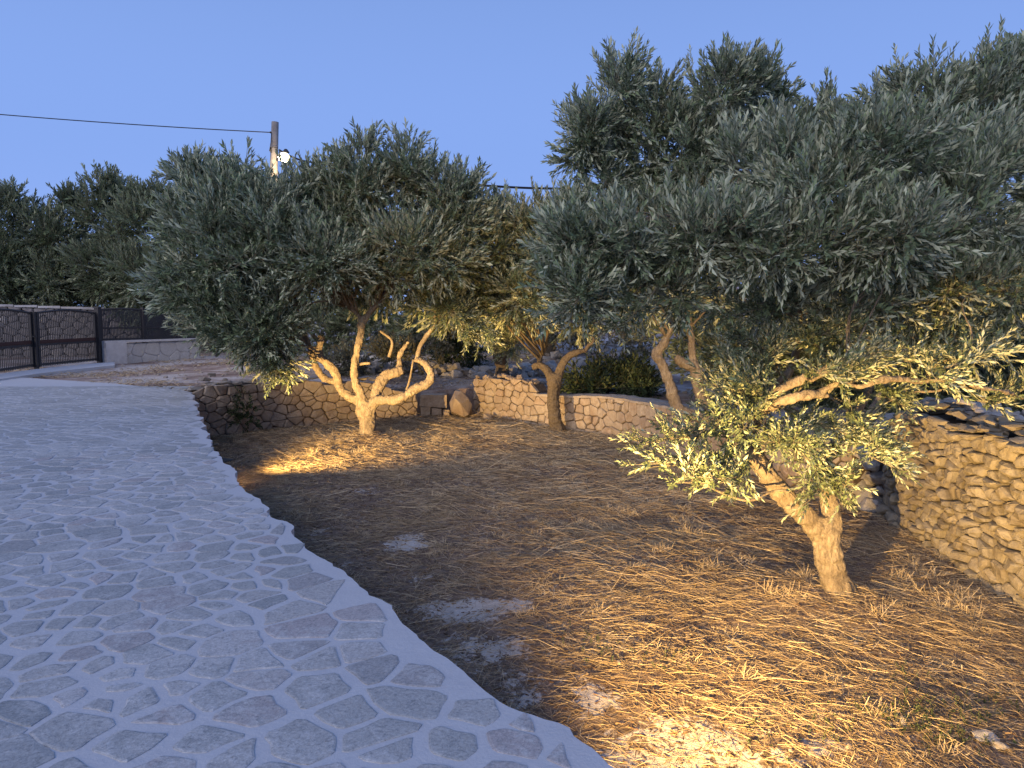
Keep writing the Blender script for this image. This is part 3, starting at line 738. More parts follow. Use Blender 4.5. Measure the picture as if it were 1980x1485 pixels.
# ------------------------------------------------------------------ pole, lamp, cables
PY = 24.0
pb = at(532, 690, PY); top = at(532, 236, PY)
pole = empty('utility_pole', (pb.x, pb.y, -.1)); tag(pole, 'tall grey concrete utility pole rising above the left olive, lit street lamp on it', 'utility pole'); Kp = -Vector(pole.location)
mb = MB(); mb.tube([Vector((pb.x, pb.y, -.1)) + Kp, Vector((pb.x, pb.y, 4)) + Kp, top + Kp], [.17, .145, .11], 12, 0.0); mb.build('post', M['pole'], pole, True)
lp = at(553, 306, PY - .6)
mb = MB(); mb.tube([at(534, 312, PY) + Kp, at(541, 300, PY - .3) + Kp, lp + Kp + Vector((0, 0, .24))], [.03, .03, .03], 6); br = mb.build('bracket', M['metal'], pole)
mb = MB(); mb.tube([lp + Kp + Vector((0, 0, .28)), lp + Kp + Vector((0, 0, .2)), lp + Kp + Vector((0, 0, .17))], [.04, .10, .11], 12); mb.build('lamp_shade', M['metal'], br)
bm = bmesh.new(); bmesh.ops.create_icosphere(bm, subdivisions=2, radius=.16); me = bpy.data.meshes.new('bulb'); bm.to_mesh(me); bm.free(); me.materials.append(M['bulb'])
o = link(bpy.data.objects.new('bulb', me), br); o.location = lp + Kp + Vector((0, -.22, -.02)); o.scale = (1.15, 1.15, 1.0)
pl = bpy.data.lights.new('street_light', 'POINT'); pl.energy = 420; pl.color = (1, .75, .42); pl.shadow_soft_size = .12
plo = link(bpy.data.objects.new('street_light', pl)); plo.location = lp + Vector((0, -.5, -.3))
for (p0, p1b) in ((256, 300),):
    mb = MB(); mb.tube([at(525, p0, PY - .1) + Kp, at(524, 275, PY - .15) + Kp, at(521, 292, PY - .15) + Kp, at(527, 284, PY - .2) + Kp, at(537, 286, PY - .2) + Kp], [.012] * 5, 5); mb.build('drop_wire', M['cable'], pole)
mb = MB(); mb.box(at(527, 256, PY - .05) + Kp, (.16, .05, .05)); mb.box(at(524, 290, PY - .1) + Kp, (.05, .06, .16)); mb.build('clamp', M['metal'], pole)
def cable(a, b, sag, r, label):
    pts = [a.lerp(b, i / 24) - Vector((0, 0, sag * 4 * (i / 24) * (1 - i / 24))) for i in range(25)]
    mb = MB(); mb.tube(pts, [r] * 25, 6); o = mb.build('overhead_cable', M['cable'], None, True); tag(o, label, 'cable', 'overhead cables'); return o
cable(at(523, 256, PY - .1), at(-420, 180, 24), .12, .015, 'thin cable crossing the sky from the left edge to the top of the pole')
cable(at(540, 290, PY), at(620, 314, 26), .12, .03, 'short sagging black cable just right of the street lamp')
cable(at(620, 314, 26), at(1290, 352, 34), .55, .045, 'thick black cable running right from the pole behind the olive crowns')

# ------------------------------------------------------------------ foliage
def twig_templates(nl, droop, k=8, spread=.75, ll=.34, lw=.2, seed=1):
    r = np.random.default_rng(seed); out = []
    for _ in range(k):
        V = []; F = []; MI = []; T = []
        curve = r.uniform(-.15, .15, 2)
        def stem(t): return np.array([curve[0] * t * t, curve[1] * t * t, t])
        # stem: thin 3-sided spike
        w = .012
        for t in (0, .95):
            p = stem(t)
            for a in (0, 2.1, 4.2): V.append(p + np.array([math.cos(a), math.sin(a), 0]) * w * (1 - .7 * t)); T.append(.5)
        for q in range(3): F += [(q, (q + 1) % 3, 3 + (q + 1) % 3), (q, 3 + (q + 1) % 3, 3 + q)]; MI += [1, 1]
        for i in range(nl):
            t = .12 + .85 * (i // 2) / max(1, (nl // 2 - 1)); az = (i // 2) * math.pi / 2 + (i % 2) * math.pi + r.uniform(-.5, .5)
            el = r.uniform(.45, 1.0) * spread * (1 - .35 * t)
            d = np.array([math.cos(az) * math.sin(el), math.sin(az) * math.sin(el), math.cos(el)])
            side = np.cross(d, np.array([0, 0, 1.])); side /= np.linalg.norm(side) + 1e-6
            nn = np.cross(side, d); L = ll * r.uniform(.7, 1.15); wd = L * lw * .5 * r.uniform(.8, 1.2)
            ra = r.uniform(-.6, .6); s2 = side * math.cos(ra) + nn * math.sin(ra); n2 = np.cross(s2, d)
            p = stem(t); b = len(V); m_ = p + d * L * .5
            V += [p, m_ + s2 * wd + n2 * wd * .35, p + d * L - n2 * L * r.uniform(-.02, .12), m_ - s2 * wd + n2 * wd * .35]
            tt = r.random(); T += [tt] * 4
            F += [(b, b + 1, b + 2), (b, b + 2, b + 3)]; MI += [0, 0]
        out.append((np.array(V), np.array(F), np.array(MI), np.array(T)))
    return out
TW = twig_templates(16, 0, 8, .72, .31, .29, 1)
TW_N = twig_templates(14, 0, 8, .85, .30, .28, 2)
TW_S = twig_templates(10, 0, 6, 1.1, .38, .42, 3)
def build_twigs(name, pos, dr, scale, tw, mats, parent, seed=0, tone_var=.5):
    r = np.random.default_rng(seed); N = len(pos); d = dr / (np.linalg.norm(dr, axis=1, keepdims=True) + 1e-9)
    up = np.tile([0, 0, 1.], (N, 1)); up[np.abs(d[:, 2]) > .95] = [1, 0, 0]
    u = np.cross(up, d); u /= np.linalg.norm(u, axis=1, keepdims=True); w = np.cross(d, u)
    a = r.uniform(0, 6.28, N)[:, None]; u2 = u * np.cos(a) + w * np.sin(a); w2 = np.cross(d, u2)
    R = np.stack([u2, w2, d], 2) * scale[:, None, None]
    tid = r.integers(0, len(tw), N); VV, FF, MM, TT = [], [], [], []; base = 0
    tv = r.normal(0, .17, N)
    for k, (V, F, MI, T) in enumerate(tw):
        s_ = np.where(tid == k)[0]
        if not len(s_): continue
        P = np.einsum('nij,vj->nvi', R[s_], V) + pos[s_][:, None, :]
        VV.append(P.reshape(-1, 3)); FF.append((F[None] + (base + np.arange(len(s_)) * len(V))[:, None, None]).reshape(-1, 3))
        MM.append(np.tile(MI, len(s_))); TT.append(np.clip(.5 + (T[None] - .5) * tone_var * 1.3 + tv[s_][:, None], 0, 1).ravel()); base += len(s_) * len(V)
    o = np_mesh(name, np.concatenate(VV), np.concatenate(FF), mats, parent, np.concatenate(MM), {'tone': np.concatenate(TT)}); return o
def crown_points(ells, r, dens, clump=28, csig=.14, shoots=True, upk=.55, twl=.3):
    """ells: (px,py,rx,ry,Y,depth[,mult]) -> pos, dir, clump centres"""
    PP, DD, CC = [], [], []
    for e_ in ells:
        px, py, rx, ry, Yy, dp = e_[:6]; mult = e_[6] if len(e_) > 6 else 1.0
        c = np.array(at(px, py, Yy)); R = np.array([rx / SC * Yy, dp, ry / SC * Yy]); R = np.maximum(R * .45, R * .97 - twl * .62)
        n_ = int(dens * mult * (rx * ry) / 1000.0); 
        if n_ < 4: continue
        nc = max(2, n_ // clump)
        q = r.normal(size=(nc, 3)); q /= np.linalg.norm(q, axis=1, keepdims=True)
        q[:, 1] = np.where(r.random(nc) < .55, -np.abs(q[:, 1]), q[:, 1])
        rad = .45 + .6 * r.random(nc) ** .7; cc = q * rad[:, None]
        idx = r.integers(0, nc, n_); off = r.normal(size=(n_, 3)) * csig * (.5 + 1.1 * r.random(nc))[idx][:, None]
        loc = cc[idx] + off; ln = np.linalg.norm(loc, axis=1); loc *= np.where(ln > 1.12, 1.12 / ln, 1)[:, None]
        ph = r.uniform(0, 6.28, 3); azz = np.arctan2(loc[:, 2], loc[:, 0] + 1e-9)
        loc *= (1 + .16 * np.sin(3 * azz + ph[0]) + .10 * np.sin(7 * azz + ph[1]) + .08 * np.sin(5 * loc[:, 1] + ph[2]))[:, None]
        P = c + loc * R
        out = loc * (1 / R); out /= np.linalg.norm(out, axis=1, keepdims=True) + 1e-6
        oc = off / (np.linalg.norm(off, axis=1, keepdims=True) + 1e-6)
        D = out * .35 + oc * .5 + r.normal(size=(n_, 3)) * .33; D[:, 2] += upk * (.85 + .6 * loc[:, 2])
        PP.append(P); DD.append(D); CC += [tuple(c + k_ * R * .9) for k_ in cc]
        if shoots:
            ns = int(n_ / 95); q = r.normal(size=(ns, 3)); q[:, 2] = np.abs(q[:, 2]) + .5; q /= np.linalg.norm(q, axis=1, keepdims=True)
            for k_ in range(ns):
                b = c + q[k_] * R * .88; dd = np.array([q[k_][0] * .35, q[k_][1] * .35, 1.0]) + r.normal(size=3) * .12; dd /= np.linalg.norm(dd)
                for j in range(r.integers(1, 3)):
                    PP.append((b + dd * j * twl * .7)[None] + r.normal(size=(2, 3)) * .03); DD.append(np.tile(dd, (2, 1)) + r.normal(size=(2, 3)) * .3)
    return np.concatenate(PP), np.concatenate(DD), CC
def limb_geo(mb, P, R, sub=5, n=10, rough=.10, wob=.10):
    pts, rr = spline(P, R, sub, wob); mb.tube(pts, rr, n, rough); return pts
def olive(label, base, trunk, limbs, ells, dens, leaf_len, seed, group=None, tw=TW, name='olive_tree', mat='leaf', bark='bark', brn=60, upk=.55, csig=.14, clump=26, shoots=True, tone_var=.9, flare=True, br_r=.02, ll=.31, fuse=0, vox=.02, clear=None):
    global rnd
    r = np.random.default_rng(seed); rnd = random.Random(seed)
    root = empty(name, base); tag(root, label, 'tree', group); K = -Vector(base)
    skel = []
    if trunk:
        mb = MB(); P, R = trunk; pts = limb_geo(mb, [Vector(p) + K for p in P], R, 6, 14, .12, .05); skel += [p - K for p in pts[len(pts) // 2:]]
        if flare:      # root spurs
            for k in range(6):
                a = k * 1.05 + rnd.uniform(-.3, .3); rr = R[0]
                c0 = Vector(P[0]) + K; mb.tube([c0 + Vector((math.cos(a) * rr * .35, math.sin(a) * rr * .35, rr * 1.5)), c0 + Vector((math.cos(a) * rr * .8, math.sin(a) * rr * .8, rr * .5)), c0 + Vector((math.cos(a) * rr * 1.5, math.sin(a) * rr * 1.5, -.02)), c0 + Vector((math.cos(a) * rr * 2.1, math.sin(a) * rr * 2.1, -.10))], [rr * .3, rr * .32, rr * .2, rr * .08], 7, .15)
        for P, R in limbs[:fuse]:
            pts = limb_geo(mb, [Vector(p) + K for p in P], R, 6, 12, .10, .07); skel += [p - K for p in pts[2:]]
        tk = mb.build('trunk', M[bark], root, True)
        if fuse:
            rm = tk.modifiers.new('fuse', 'REMESH'); rm.mode = 'VOXEL'; rm.voxel_size = vox; rm.use_smooth_shade = True
            sm_ = tk.modifiers.new('soft', 'SMOOTH'); sm_.iterations = 3; sm_.factor = .6
            for sz_, st_ in ((.22, .045), (.06, .034)):
                tx_ = bpy.data.textures.new('bark_relief', 'CLOUDS'); tx_.noise_scale = sz_; tx_.noise_depth = 3
                dm = tk.modifiers.new('relief', 'DISPLACE'); dm.texture = tx_; dm.strength = st_ * vox / .02 * 1.2; dm.mid_level = .5
    for P, R in limbs[fuse:]:
        mb = MB(); pts = limb_geo(mb, [Vector(p) + K for p in P], R, 5, 10, .10, .09); skel += [p - K for p in pts[2:]]; mb.build('limb', M[bark], root, True)
    pos, dr, cc = crown_points(ells, r, dens, clump, csig, shoots, upk, leaf_len / ll)
    if clear:      # pruned away where the photograph shows the lamp and pole free
        yc = pos[:, 1] * math.cos(TILT) - (pos[:, 2] - CAM_Z) * math.sin(TILT); zc = pos[:, 1] * math.sin(TILT) + (pos[:, 2] - CAM_Z) * math.cos(TILT)
        ux, uy = 990 + SC * pos[:, 0] / yc, 742.5 - SC * zc / yc; k = np.ones(len(pos), bool)
        for (a0, a1, b0, b1) in clear: k &= ~((ux > a0) & (ux < a1) & (uy > b0) & (uy < b1))
        pos, dr = pos[k], dr[k]
    sc = leaf_len / ll * r.uniform(.75, 1.25, len(pos))
    build_twigs('crown', pos + np.array(K), dr, sc, tw, [M[mat], M['twig']], root, seed, tone_var)['kind'] = 'stuff'
    if brn and skel:
        mb = MB(); sel = r.permutation(len(cc))[:brn]
        for k in sel:
            t = Vector(cc[k]); near_ = sorted(skel, key=lambda p: (p - t).length + rnd.uniform(0, .6))[0]
            L = (t - near_).length; m1 = near_.lerp(t, .35) + Vector((rnd.uniform(-1, 1), rnd.uniform(-1, 1), rnd.uniform(.1, 1))) * L * .12; m2 = near_.lerp(t, .72) + Vector((rnd.uniform(-1, 1), rnd.uniform(-1, 1), rnd.uniform(-.3, 1))) * L * .10
            pts, rr = spline([near_ + K, m1 + K, m2 + K, t + K], [br_r * (1 + .3 * L), br_r * .9, br_r * .6, br_r * .25], 3, .3)
            mb.tube(pts, rr, 5, .05)
        mb.build('branches', M[bark], root, True)['kind'] = 'stuff'
    return root
px2m = lambda px, Yy: px / SC * Yy

# --- tree A: forked pale olive, left of centre
YA = 15.5
A = lambda x, y, dy=0.0: at(x, y, YA + dy)
w = lambda p, Yy=YA: p / SC * Yy / 2 * .86
olive('broad olive with four pale lamp-lit limbs from one short trunk, left of centre', tuple(ground(710, 848, GZ)),
      ([A(712, 856), A(711, 835), A(709, 812), A(707, 792), A(706, 778)], [w(50), w(40), w(38), w(44), w(40)]),
      [([A(702, 790), A(690, 775), A(670, 763), A(657, 750), A(648, 722), A(630, 700), A(615, 687), A(618, 668), A(622, 650)], [w(24), w(22), w(20), w(20), w(20), w(18), w(19), w(16), w(14)]),
       ([A(652, 738), A(640, 736, .1), A(625, 730, .2), A(610, 708, .2), A(601, 680, .2), A(592, 655, .3), A(580, 635, .3)], [w(16), w(15), w(16), w(17), w(15), w(14), w(10)]),
       ([A(706, 790), A(698, 765, -.1), A(688, 738, -.1), A(685, 715, -.1), A(690, 680, -.1), A(697, 650, -.1), A(700, 625, -.1), A(718, 600), A(742, 578)], [w(24), w(21), w(19), w(18), w(17), w(16), w(15), w(13), w(8)]),
       ([A(700, 625, -.1), A(690, 605), A(665, 592)], [w(12), w(10), w(7)]),
       ([A(712, 792), A(722, 778), A(727, 760, .1), A(736, 738, .2), A(752, 724, .3), A(780, 716, .3)], [w(26), w(24), w(26), w(27), w(26), w(20)]),
       ([A(768, 722, .3), A(772, 705, .4), A(774, 685, .5), A(790, 660, .5)], [w(15), w(13), w(12), w(9)]),
       ([A(714, 790), A(730, 774, -.1), A(760, 773, -.2), A(785, 766, -.2), A(806, 750, -.2), A(828, 740, -.2), A(834, 722, -.2), A(822, 704, -.2), A(803, 694, -.2)], [w(24), w(22), w(20), w(20), w(21), w(20), w(19), w(15), w(12)]),
       ([A(806, 700, -.1), A(812, 672, 0), A(826, 648, .1), A(840, 630, .1), A(850, 610, .2)], [w(13), w(10), w(11), w(9), w(6)]),
       ([A(686, 710, -.1), A(697, 704), A(716, 702)], [w(8), w(7), w(6)]),
       ([A(752, 690, .4), A(758, 660, .4), A(735, 640, .4)], [w(8), w(6), w(5)]),
       ([A(784, 758, .3), A(792, 735, .3), A(799, 695, .2)], [w(5), w(5), w(4)])],
      [(490, 450, 130, 120, 15.3, 1.9), (445, 500, 125, 130, 15.0, 1.7), (418, 575, 80, 80, 15.0, 1.3), (640, 430, 140, 110, 15.8, 2.0), (700, 350, 65, 80, 15.6, 1.4), (795, 350, 52, 85, 16.0, 1.4), (610, 385, 60, 60, 15.6, 1.2),
       (850, 430, 95, 110, 16.2, 1.6), (600, 500, 170, 90, 15.0, 1.9), (780, 500, 140, 80, 15.2, 1.8), (490, 620, 110, 85, 14.6, 1.1), (460, 650, 55, 38, 14.6, .7), (540, 690, 55, 42, 14.5, .55), (400, 360, 60, 50, 15.2, 1),
       (910, 420, 60, 80, 16.4, 1.2), (860, 590, 85, 42, 16.2, 1.1, .8), (700, 560, 130, 40, 16.4, 1.0, .7), (375, 440, 50, 55, 15.0, 1), (355, 545, 48, 60, 15.0, .9), (470, 370, 60, 50, 15.3, 1.2)],
      62, .135, 11, brn=110, br_r=.018, fuse=7, vox=.022, clear=[(515, 585, 150, 325)])
# --- tree B: dark slender olive
YB = 16.3
B = lambda x, y, dy=0.0: at(x, y, YB + dy)
olive('slender dark trunked olive with two pruned arms, in front of the lit stone wall', tuple(ground(1076, 838, GZ)),
      ([B(1078, 845), B(1076, 828), B(1072, 800), B(1070, 770), B(1072, 742), B(1076, 722)], [w(42, YB), w(30, YB), w(29, YB), w(28, YB), w(31, YB), w(25, YB)]),
      [([B(1071, 745), B(1064, 728), B(1055, 714), B(1042, 706), B(1029, 711)], [w(24, YB), w(20, YB), w(18, YB), w(16, YB), w(12, YB)]),
       ([B(1040, 707), B(1046, 692, .2), B(1056, 672, .3)], [w(9, YB), w(7, YB), w(5, YB)]),
       ([B(1076, 735), B(1085, 712), B(1095, 694), B(1112, 683), B(1132, 678)], [w(23, YB), w(19, YB), w(18, YB), w(16, YB), w(10, YB)]),
       ([B(1130, 681), B(1138, 668), B(1148, 655), B(1130, 600, .5)], [w(9, YB), w(8, YB), w(6, YB), w(4, YB)])],
      [(950, 500, 85, 105, 16.8, 1.6), (1030, 480, 85, 100, 16.8, 1.6), (1100, 450, 70, 70, 16.8, 1.3), (900, 450, 60, 60, 17, 1.2), (1000, 560, 100, 70, 16.4, 1.4), (1090, 520, 80, 90, 16.5, 1.4), (930, 590, 60, 50, 17, 1), (1120, 610, 80, 45, 17, 1, .6)],
      66, .135, 12, bark='bark2', brn=45, fuse=3, vox=.02)
# --- tree C: behind the wall, two striped trunks, tall crown
YC = 11.6
Cc = lambda x, y, dy=0.0: at(x, y, YC + dy)
cb = at(1480, 905, 11.9)
olive('tall olive behind the curving wall, two bent trunks striped by leaf shadows', (cb.x, cb.y, -.95),
      ([Cc(1488, 925, .6), Cc(1484, 890, .4), Cc(1478, 850, .2), Cc(1470, 822)], [w(60, YC), w(46, YC), w(42, YC), w(40, YC)]),
      [([Cc(1472, 835), Cc(1430, 832), Cc(1385, 812), Cc(1345, 804), Cc(1314, 794), Cc(1301, 765), Cc(1290, 728), Cc(1278, 700), Cc(1269, 683), Cc(1284, 664), Cc(1300, 630)], [w(34, YC), w(30, YC), w(28, YC), w(28, YC), w(28, YC), w(26, YC), w(24, YC), w(22, YC), w(24, YC), w(17, YC), w(10, YC)]),
       ([Cc(1475, 830, .2), Cc(1425, 815, .5), Cc(1385, 795, .5), Cc(1358, 770, .5), Cc(1347, 735, .5), Cc(1345, 712, .5), Cc(1318, 700, .5), Cc(1305, 690, .5)], [w(30, YC), w(28, YC), w(28, YC), w(26, YC), w(27, YC), w(30, YC), w(24, YC), w(16, YC)]),
       ([Cc(1341, 712, .5), Cc(1338, 680, .5), Cc(1335, 645, .5), Cc(1320, 560, .6), Cc(1300, 450, .5)], [w(18, YC), w(16, YC), w(15, YC), w(12, YC), w(8, YC)]),
       ([Cc(1300, 450, .5), Cc(1230, 360, .5), Cc(1195, 290, .5), Cc(1185, 210, .5)], [w(9, YC), w(7, YC), w(6, YC), w(3, YC)]),
       ([Cc(1320, 560, .6), Cc(1390, 400, .5), Cc(1380, 250, .5), Cc(1370, 170, .5)], [w(9, YC), w(8, YC), w(6, YC), w(3, YC)])],
      [(1185, 190, 62, 85, 11.6, 1.0, .8), (1250, 230, 60, 80, 11.8, 1.0, .8), (1130, 270, 62, 62, 11.6, .9, .75), (1140, 350, 66, 64, 11.6, .9, .9), (1110, 300, 45, 55, 11.6, .7, .8), (1215, 320, 70, 70, 11.8, 1.0, .6), (1370, 200, 80, 80, 12.0, 1.2), (1450, 210, 70, 80, 12.0, 1.1, .8), (1510, 190, 38, 60, 12.0, .7, .7), (1320, 300, 120, 90, 12.0, 1.4),
       (1220, 440, 120, 70, 11.6, 1.2, .8), (1440, 320, 130, 90, 12.0, 1.4), (1330, 430, 140, 90, 12.0, 1.4), (1230, 540, 120, 70, 11.6, 1.1, .8), (1430, 540, 140, 90, 12.5, 1.2), (1600, 275, 95, 80, 12.0, 1.2), (1100, 440, 50, 50, 11.6, .7, .7)],
      52, .112, 13, brn=90, br_r=.014, tw=TW, fuse=3, vox=.02)
# --- tree D: the near olive
YD = 6.6
D_ = lambda x, y, dy=0.0: at(x, y, YD + dy)
wd_ = lambda p: p / SC * YD / 2 * .90
db = ground(1614, 1168, GZ)
olive('near olive with a thick leaning trunk forking low, brightly lamp-lit, beside the dry stone wall', (db.x, db.y, GZ),
      ([D_(1622, 1176), D_(1618, 1150), D_(1608, 1105), D_(1600, 1060), D_(1592, 1020), D_(1588, 1000)], [wd_(84), wd_(70), wd_(60), wd_(60), wd_(56), wd_(36)]),
      [([D_(1600, 1060), D_(1585, 1028), D_(1556, 996, -.05), D_(1530, 972, -.1), D_(1505, 945, -.12), D_(1482, 915, -.15), D_(1462, 886, -.15), D_(1446, 862, -.15)], [wd_(44), wd_(50), wd_(46), wd_(42), wd_(42), wd_(42), wd_(40), wd_(34)]),
       ([D_(1603, 1050), D_(1607, 1000, .03), D_(1600, 958, .1), D_(1590, 925, .15), D_(1592, 890, .2), D_(1620, 850, .3), D_(1655, 800, .4), D_(1690, 740, .6)], [wd_(44), wd_(46), wd_(38), wd_(32), wd_(28), wd_(24), wd_(20), wd_(14)]),
       ([D_(1456, 872, -.12), D_(1452, 840), D_(1466, 806, -.2), D_(1490, 772, -.3), D_(1530, 742, -.4), D_(1580, 724, -.4), D_(1620, 706, -.4), D_(1655, 703, -.3)], [wd_(34), wd_(26), wd_(24), wd_(24), wd_(22), wd_(22), wd_(20), wd_(12)]),
       ([D_(1470, 800, -.2), D_(1500, 782, -.4), D_(1535, 768, -.5), D_(1570, 762, -.5), D_(1600, 765, -.4)], [wd_(20), wd_(20), wd_(20), wd_(19), wd_(12)]),
       ([D_(1470, 790, .1), D_(1500, 745, .3), D_(1520, 728, .3), D_(1534, 705, .3), D_(1540, 670, .3), D_(1550, 610, .3)], [wd_(18), wd_(17), wd_(18), wd_(15), wd_(12), wd_(8)]),
       ([D_(1580, 760, -.45), D_(1625, 742, -.5), D_(1665, 746, -.5), D_(1712, 733, -.5), D_(1780, 737, -.4), D_(1850, 735, -.5), D_(1895, 749, -.5), D_(1940, 756, -.4), D_(1990, 775, 0)], [wd_(14), wd_(15), wd_(14), wd_(15), wd_(12), wd_(11), wd_(10), wd_(9), wd_(6)]),
       ([D_(1850, 737, -.5), D_(1815, 755, -.4), D_(1760, 758, -.4)], [wd_(8), wd_(6), wd_(4)]),
       ([D_(1690, 740, .6), D_(1735, 680, .6), D_(1760, 650, .6), D_(1795, 618, .6), D_(1840, 604, .6)], [wd_(14), wd_(13), wd_(12), wd_(12), wd_(7)]),
       ([D_(1446, 865, -.15), D_(1437, 848, -.15), D_(1425, 840, -.2)], [wd_(26), wd_(20), wd_(12)]),
       ([D_(1560, 1000, -.1), D_(1528, 955, -.35), D_(1495, 950, -.4), D_(1450, 968, -.5), D_(1400, 955, -.5), D_(1340, 925, -.5)], [wd_(5), wd_(5), wd_(5), wd_(5), wd_(5), wd_(3)]),
       ([D_(1550, 610, .3), D_(1500, 500, .2), D_(1420, 430, 0), D_(1300, 420, -.2)], [wd_(9), wd_(8), wd_(7), wd_(4)]),
       ([D_(1690, 740, .6), D_(1700, 620, .5), D_(1680, 480, .4), D_(1690, 340, .4)], [wd_(12), wd_(10), wd_(9), wd_(4)])],
      [(1480, 340, 110, 80, 6.8, .9, .8), (1560, 390, 130, 90, 6.4, 1.0), (1680, 320, 120, 95, 6.8, 1.0), (1490, 480, 150, 80, 6.2, .9), (1650, 470, 140, 90, 6.3, 1.0), (1790, 420, 120, 100, 6.8, 1.0), (1850, 330, 110, 90, 7.2, .9),
       (1350, 470, 110, 80, 6.2, .8), (1200, 480, 100, 60, 6.2, .7, .8), (1120, 480, 85, 85, 6.2, .6, 1.1), (1100, 570, 80, 60, 6.0, .5, 1), (1250, 570, 120, 60, 6.4, .7, .75), (1440, 585, 130, 50, 6.8, .8, .4), (1600, 590, 150, 55, 6.9, .9, .5), (1780, 560, 140, 80, 6.9, .9), (1920, 540, 100, 100, 7.0, .8, .9),
       (1900, 640, 110, 55, 7.1, .7, .35), (1700, 660, 130, 40, 7.2, .7, .25), (1450, 680, 85, 40, 6.8, .5, .2), (1830, 690, 130, 28, 6.7, .5, .18)],
      36, .078, 14, fuse=8, vox=.013, brn=140, br_r=.008, tw=TW, csig=.15, clump=18)
# --- tree E: behind the dry stone wall
YE = 10.4
E_ = lambda x, y, dy=0.0: at(x, y, YE + dy)
eb = at(1655, 880, YE + .3)
olive('leafy olive behind the dry stone wall, its crown filling the upper right corner', (eb.x, eb.y, -.9),
      ([E_(1650, 905, .3), E_(1660, 860, .3), E_(1675, 825, .3), E_(1695, 785, .3)], [w(44, YE), w(30, YE), w(27, YE), w(26, YE)]),
      [([E_(1695, 785, .3), E_(1712, 752, .3), E_(1728, 700, .5), E_(1790, 560, .6), E_(1850, 420, .5), E_(1880, 260, .5)], [w(26, YE), w(24, YE), w(20, YE), w(17, YE), w(13, YE), w(6, YE)]),
       ([E_(1728, 700, .5), E_(1850, 620, .8), E_(1950, 480, .8), E_(1975, 300, .8), E_(1960, 170, .8)], [w(16, YE), w(14, YE), w(12, YE), w(9, YE), w(4, YE)])],
      [(1745, 230, 75, 85, 10.4, 1.1), (1830, 240, 90, 90, 10.6, 1.2), (1900, 210, 80, 90, 10.6, 1.1), (1962, 150, 50, 75, 10.4, .8, .9), (2030, 200, 70, 120, 10.4, 1), (1800, 330, 130, 90, 10.8, 1.3), (1930, 330, 110, 70, 10.8, 1.1, .7), (1700, 300, 80, 70, 10.8, 1.1),
       (1620, 280, 60, 60, 10.8, 1, .8), (1900, 560, 140, 120, 11.5, 1.2, .8), (1700, 560, 150, 110, 11.5, 1.2, .7), (2050, 450, 100, 200, 10.8, 1.2)],
      50, .108, 15, fuse=1, vox=.018, brn=70, br_r=.012, tw=TW)

# --- low lit foliage: part of the near olive reads as hanging sprays, thin and separate
def sprays(root_name, sprs, leaf_len, seed, dens):
    r = np.random.default_rng(seed); root = bpy.data.objects[root_name]; K = -Vector(root.location); PP, DD, SS = [], [], []; mb = MB()
    for (pa, pm, pe, n_) in sprs:
        a, m_, e_ = [at(*q) for q in (pa, pm, pe)]
        for j in range(n_):
            off = Vector((rnd.uniform(-1, 1), rnd.uniform(-1, 1), rnd.uniform(-.6, .8))) * .16
            pts, rr = spline([a, m_ + off * .6, e_ + off], [.009, .006, .003], 8, .1)
            mb.tube([p + K for p in pts], rr, 4)
            for i, p in enumerate(pts[4:]):
                t = (pts[min(i + 5, len(pts) - 1)] - pts[i + 3]).normalized()
                for k in range(dens):
                    d = np.array(t) * .7 + r.normal(size=3) * .5; d[2] += .25
                    PP.append(np.array(p)); DD.append(d); SS.append(leaf_len / .30 * r.uniform(.55, 1.05))
    o = build_twigs('low_foliage', np.array(PP) + np.array(K), np.array(DD), np.array(SS), TW_N, [M['leaf'], M['twig']], root, seed, .6); o['kind'] = 'stuff'
    mb.build('low_twigs', M['twig'], root)['kind'] = 'stuff'
rnd = random.Random(3)
sp_ = []
def S3(a, m_, e_, n_): sp_.append((a, m_, e_, n_))
S3((1440, 850, 6.4), (1370, 840, 6.0), (1250, 850, 5.7), 2); S3((1446, 860, 6.4), (1380, 890, 5.9), (1240, 900, 5.6), 2); S3((1450, 880, 6.4), (1400, 930, 5.8), (1290, 935, 5.6), 2)
S3((1450, 850, 6.5), (1400, 800, 6.2), (1310, 830, 6.0), 2); S3((1470, 800, 6.6), (1420, 760, 6.3), (1385, 790, 6.1), 2); S3((1455, 840, 6.4), (1440, 800, 6.2), (1400, 850, 6.0), 2)
S3((1450, 850, 6.4), (1420, 900, 6.0), (1380, 930, 5.8), 2); S3((1460, 860, 6.4), (1520, 860, 6.1), (1570, 900, 5.9), 2); S3((1590, 900, 6.7), (1560, 870, 6.3), (1510, 880, 6.0), 2)
S3((1592, 900, 6.7), (1620, 860, 6.3), (1680, 880, 6.1), 2); S3((1600, 880, 6.8), (1650, 850, 6.4), (1715, 880, 6.2), 2); S3((1598, 950, 6.7), (1590, 920, 6.4), (1560, 950, 6.2), 2)
S3((1600, 960, 6.7), (1620, 930, 6.4), (1640, 960, 6.2), 2); S3((1500, 770, 6.8), (1540, 800, 6.5), (1600, 830, 6.3), 3)
S3((1600, 765, 6.7), (1640, 790, 6.4), (1680, 840, 6.2), 2); S3((1480, 790, 6.7), (1500, 830, 6.3), (1540, 850, 6.1), 2); S3((1470, 800, 6.7), (1440, 740, 6.4), (1400, 700, 6.2), 3)
S3((1520, 730, 6.9), (1470, 690, 6.5), (1400, 660, 6.3), 3); S3((1540, 680, 6.9), (1590, 650, 6.5), (1640, 640, 6.3), 3); S3((1640, 745, 6.8), (1700, 700, 6.5), (1760, 690, 6.3), 3)
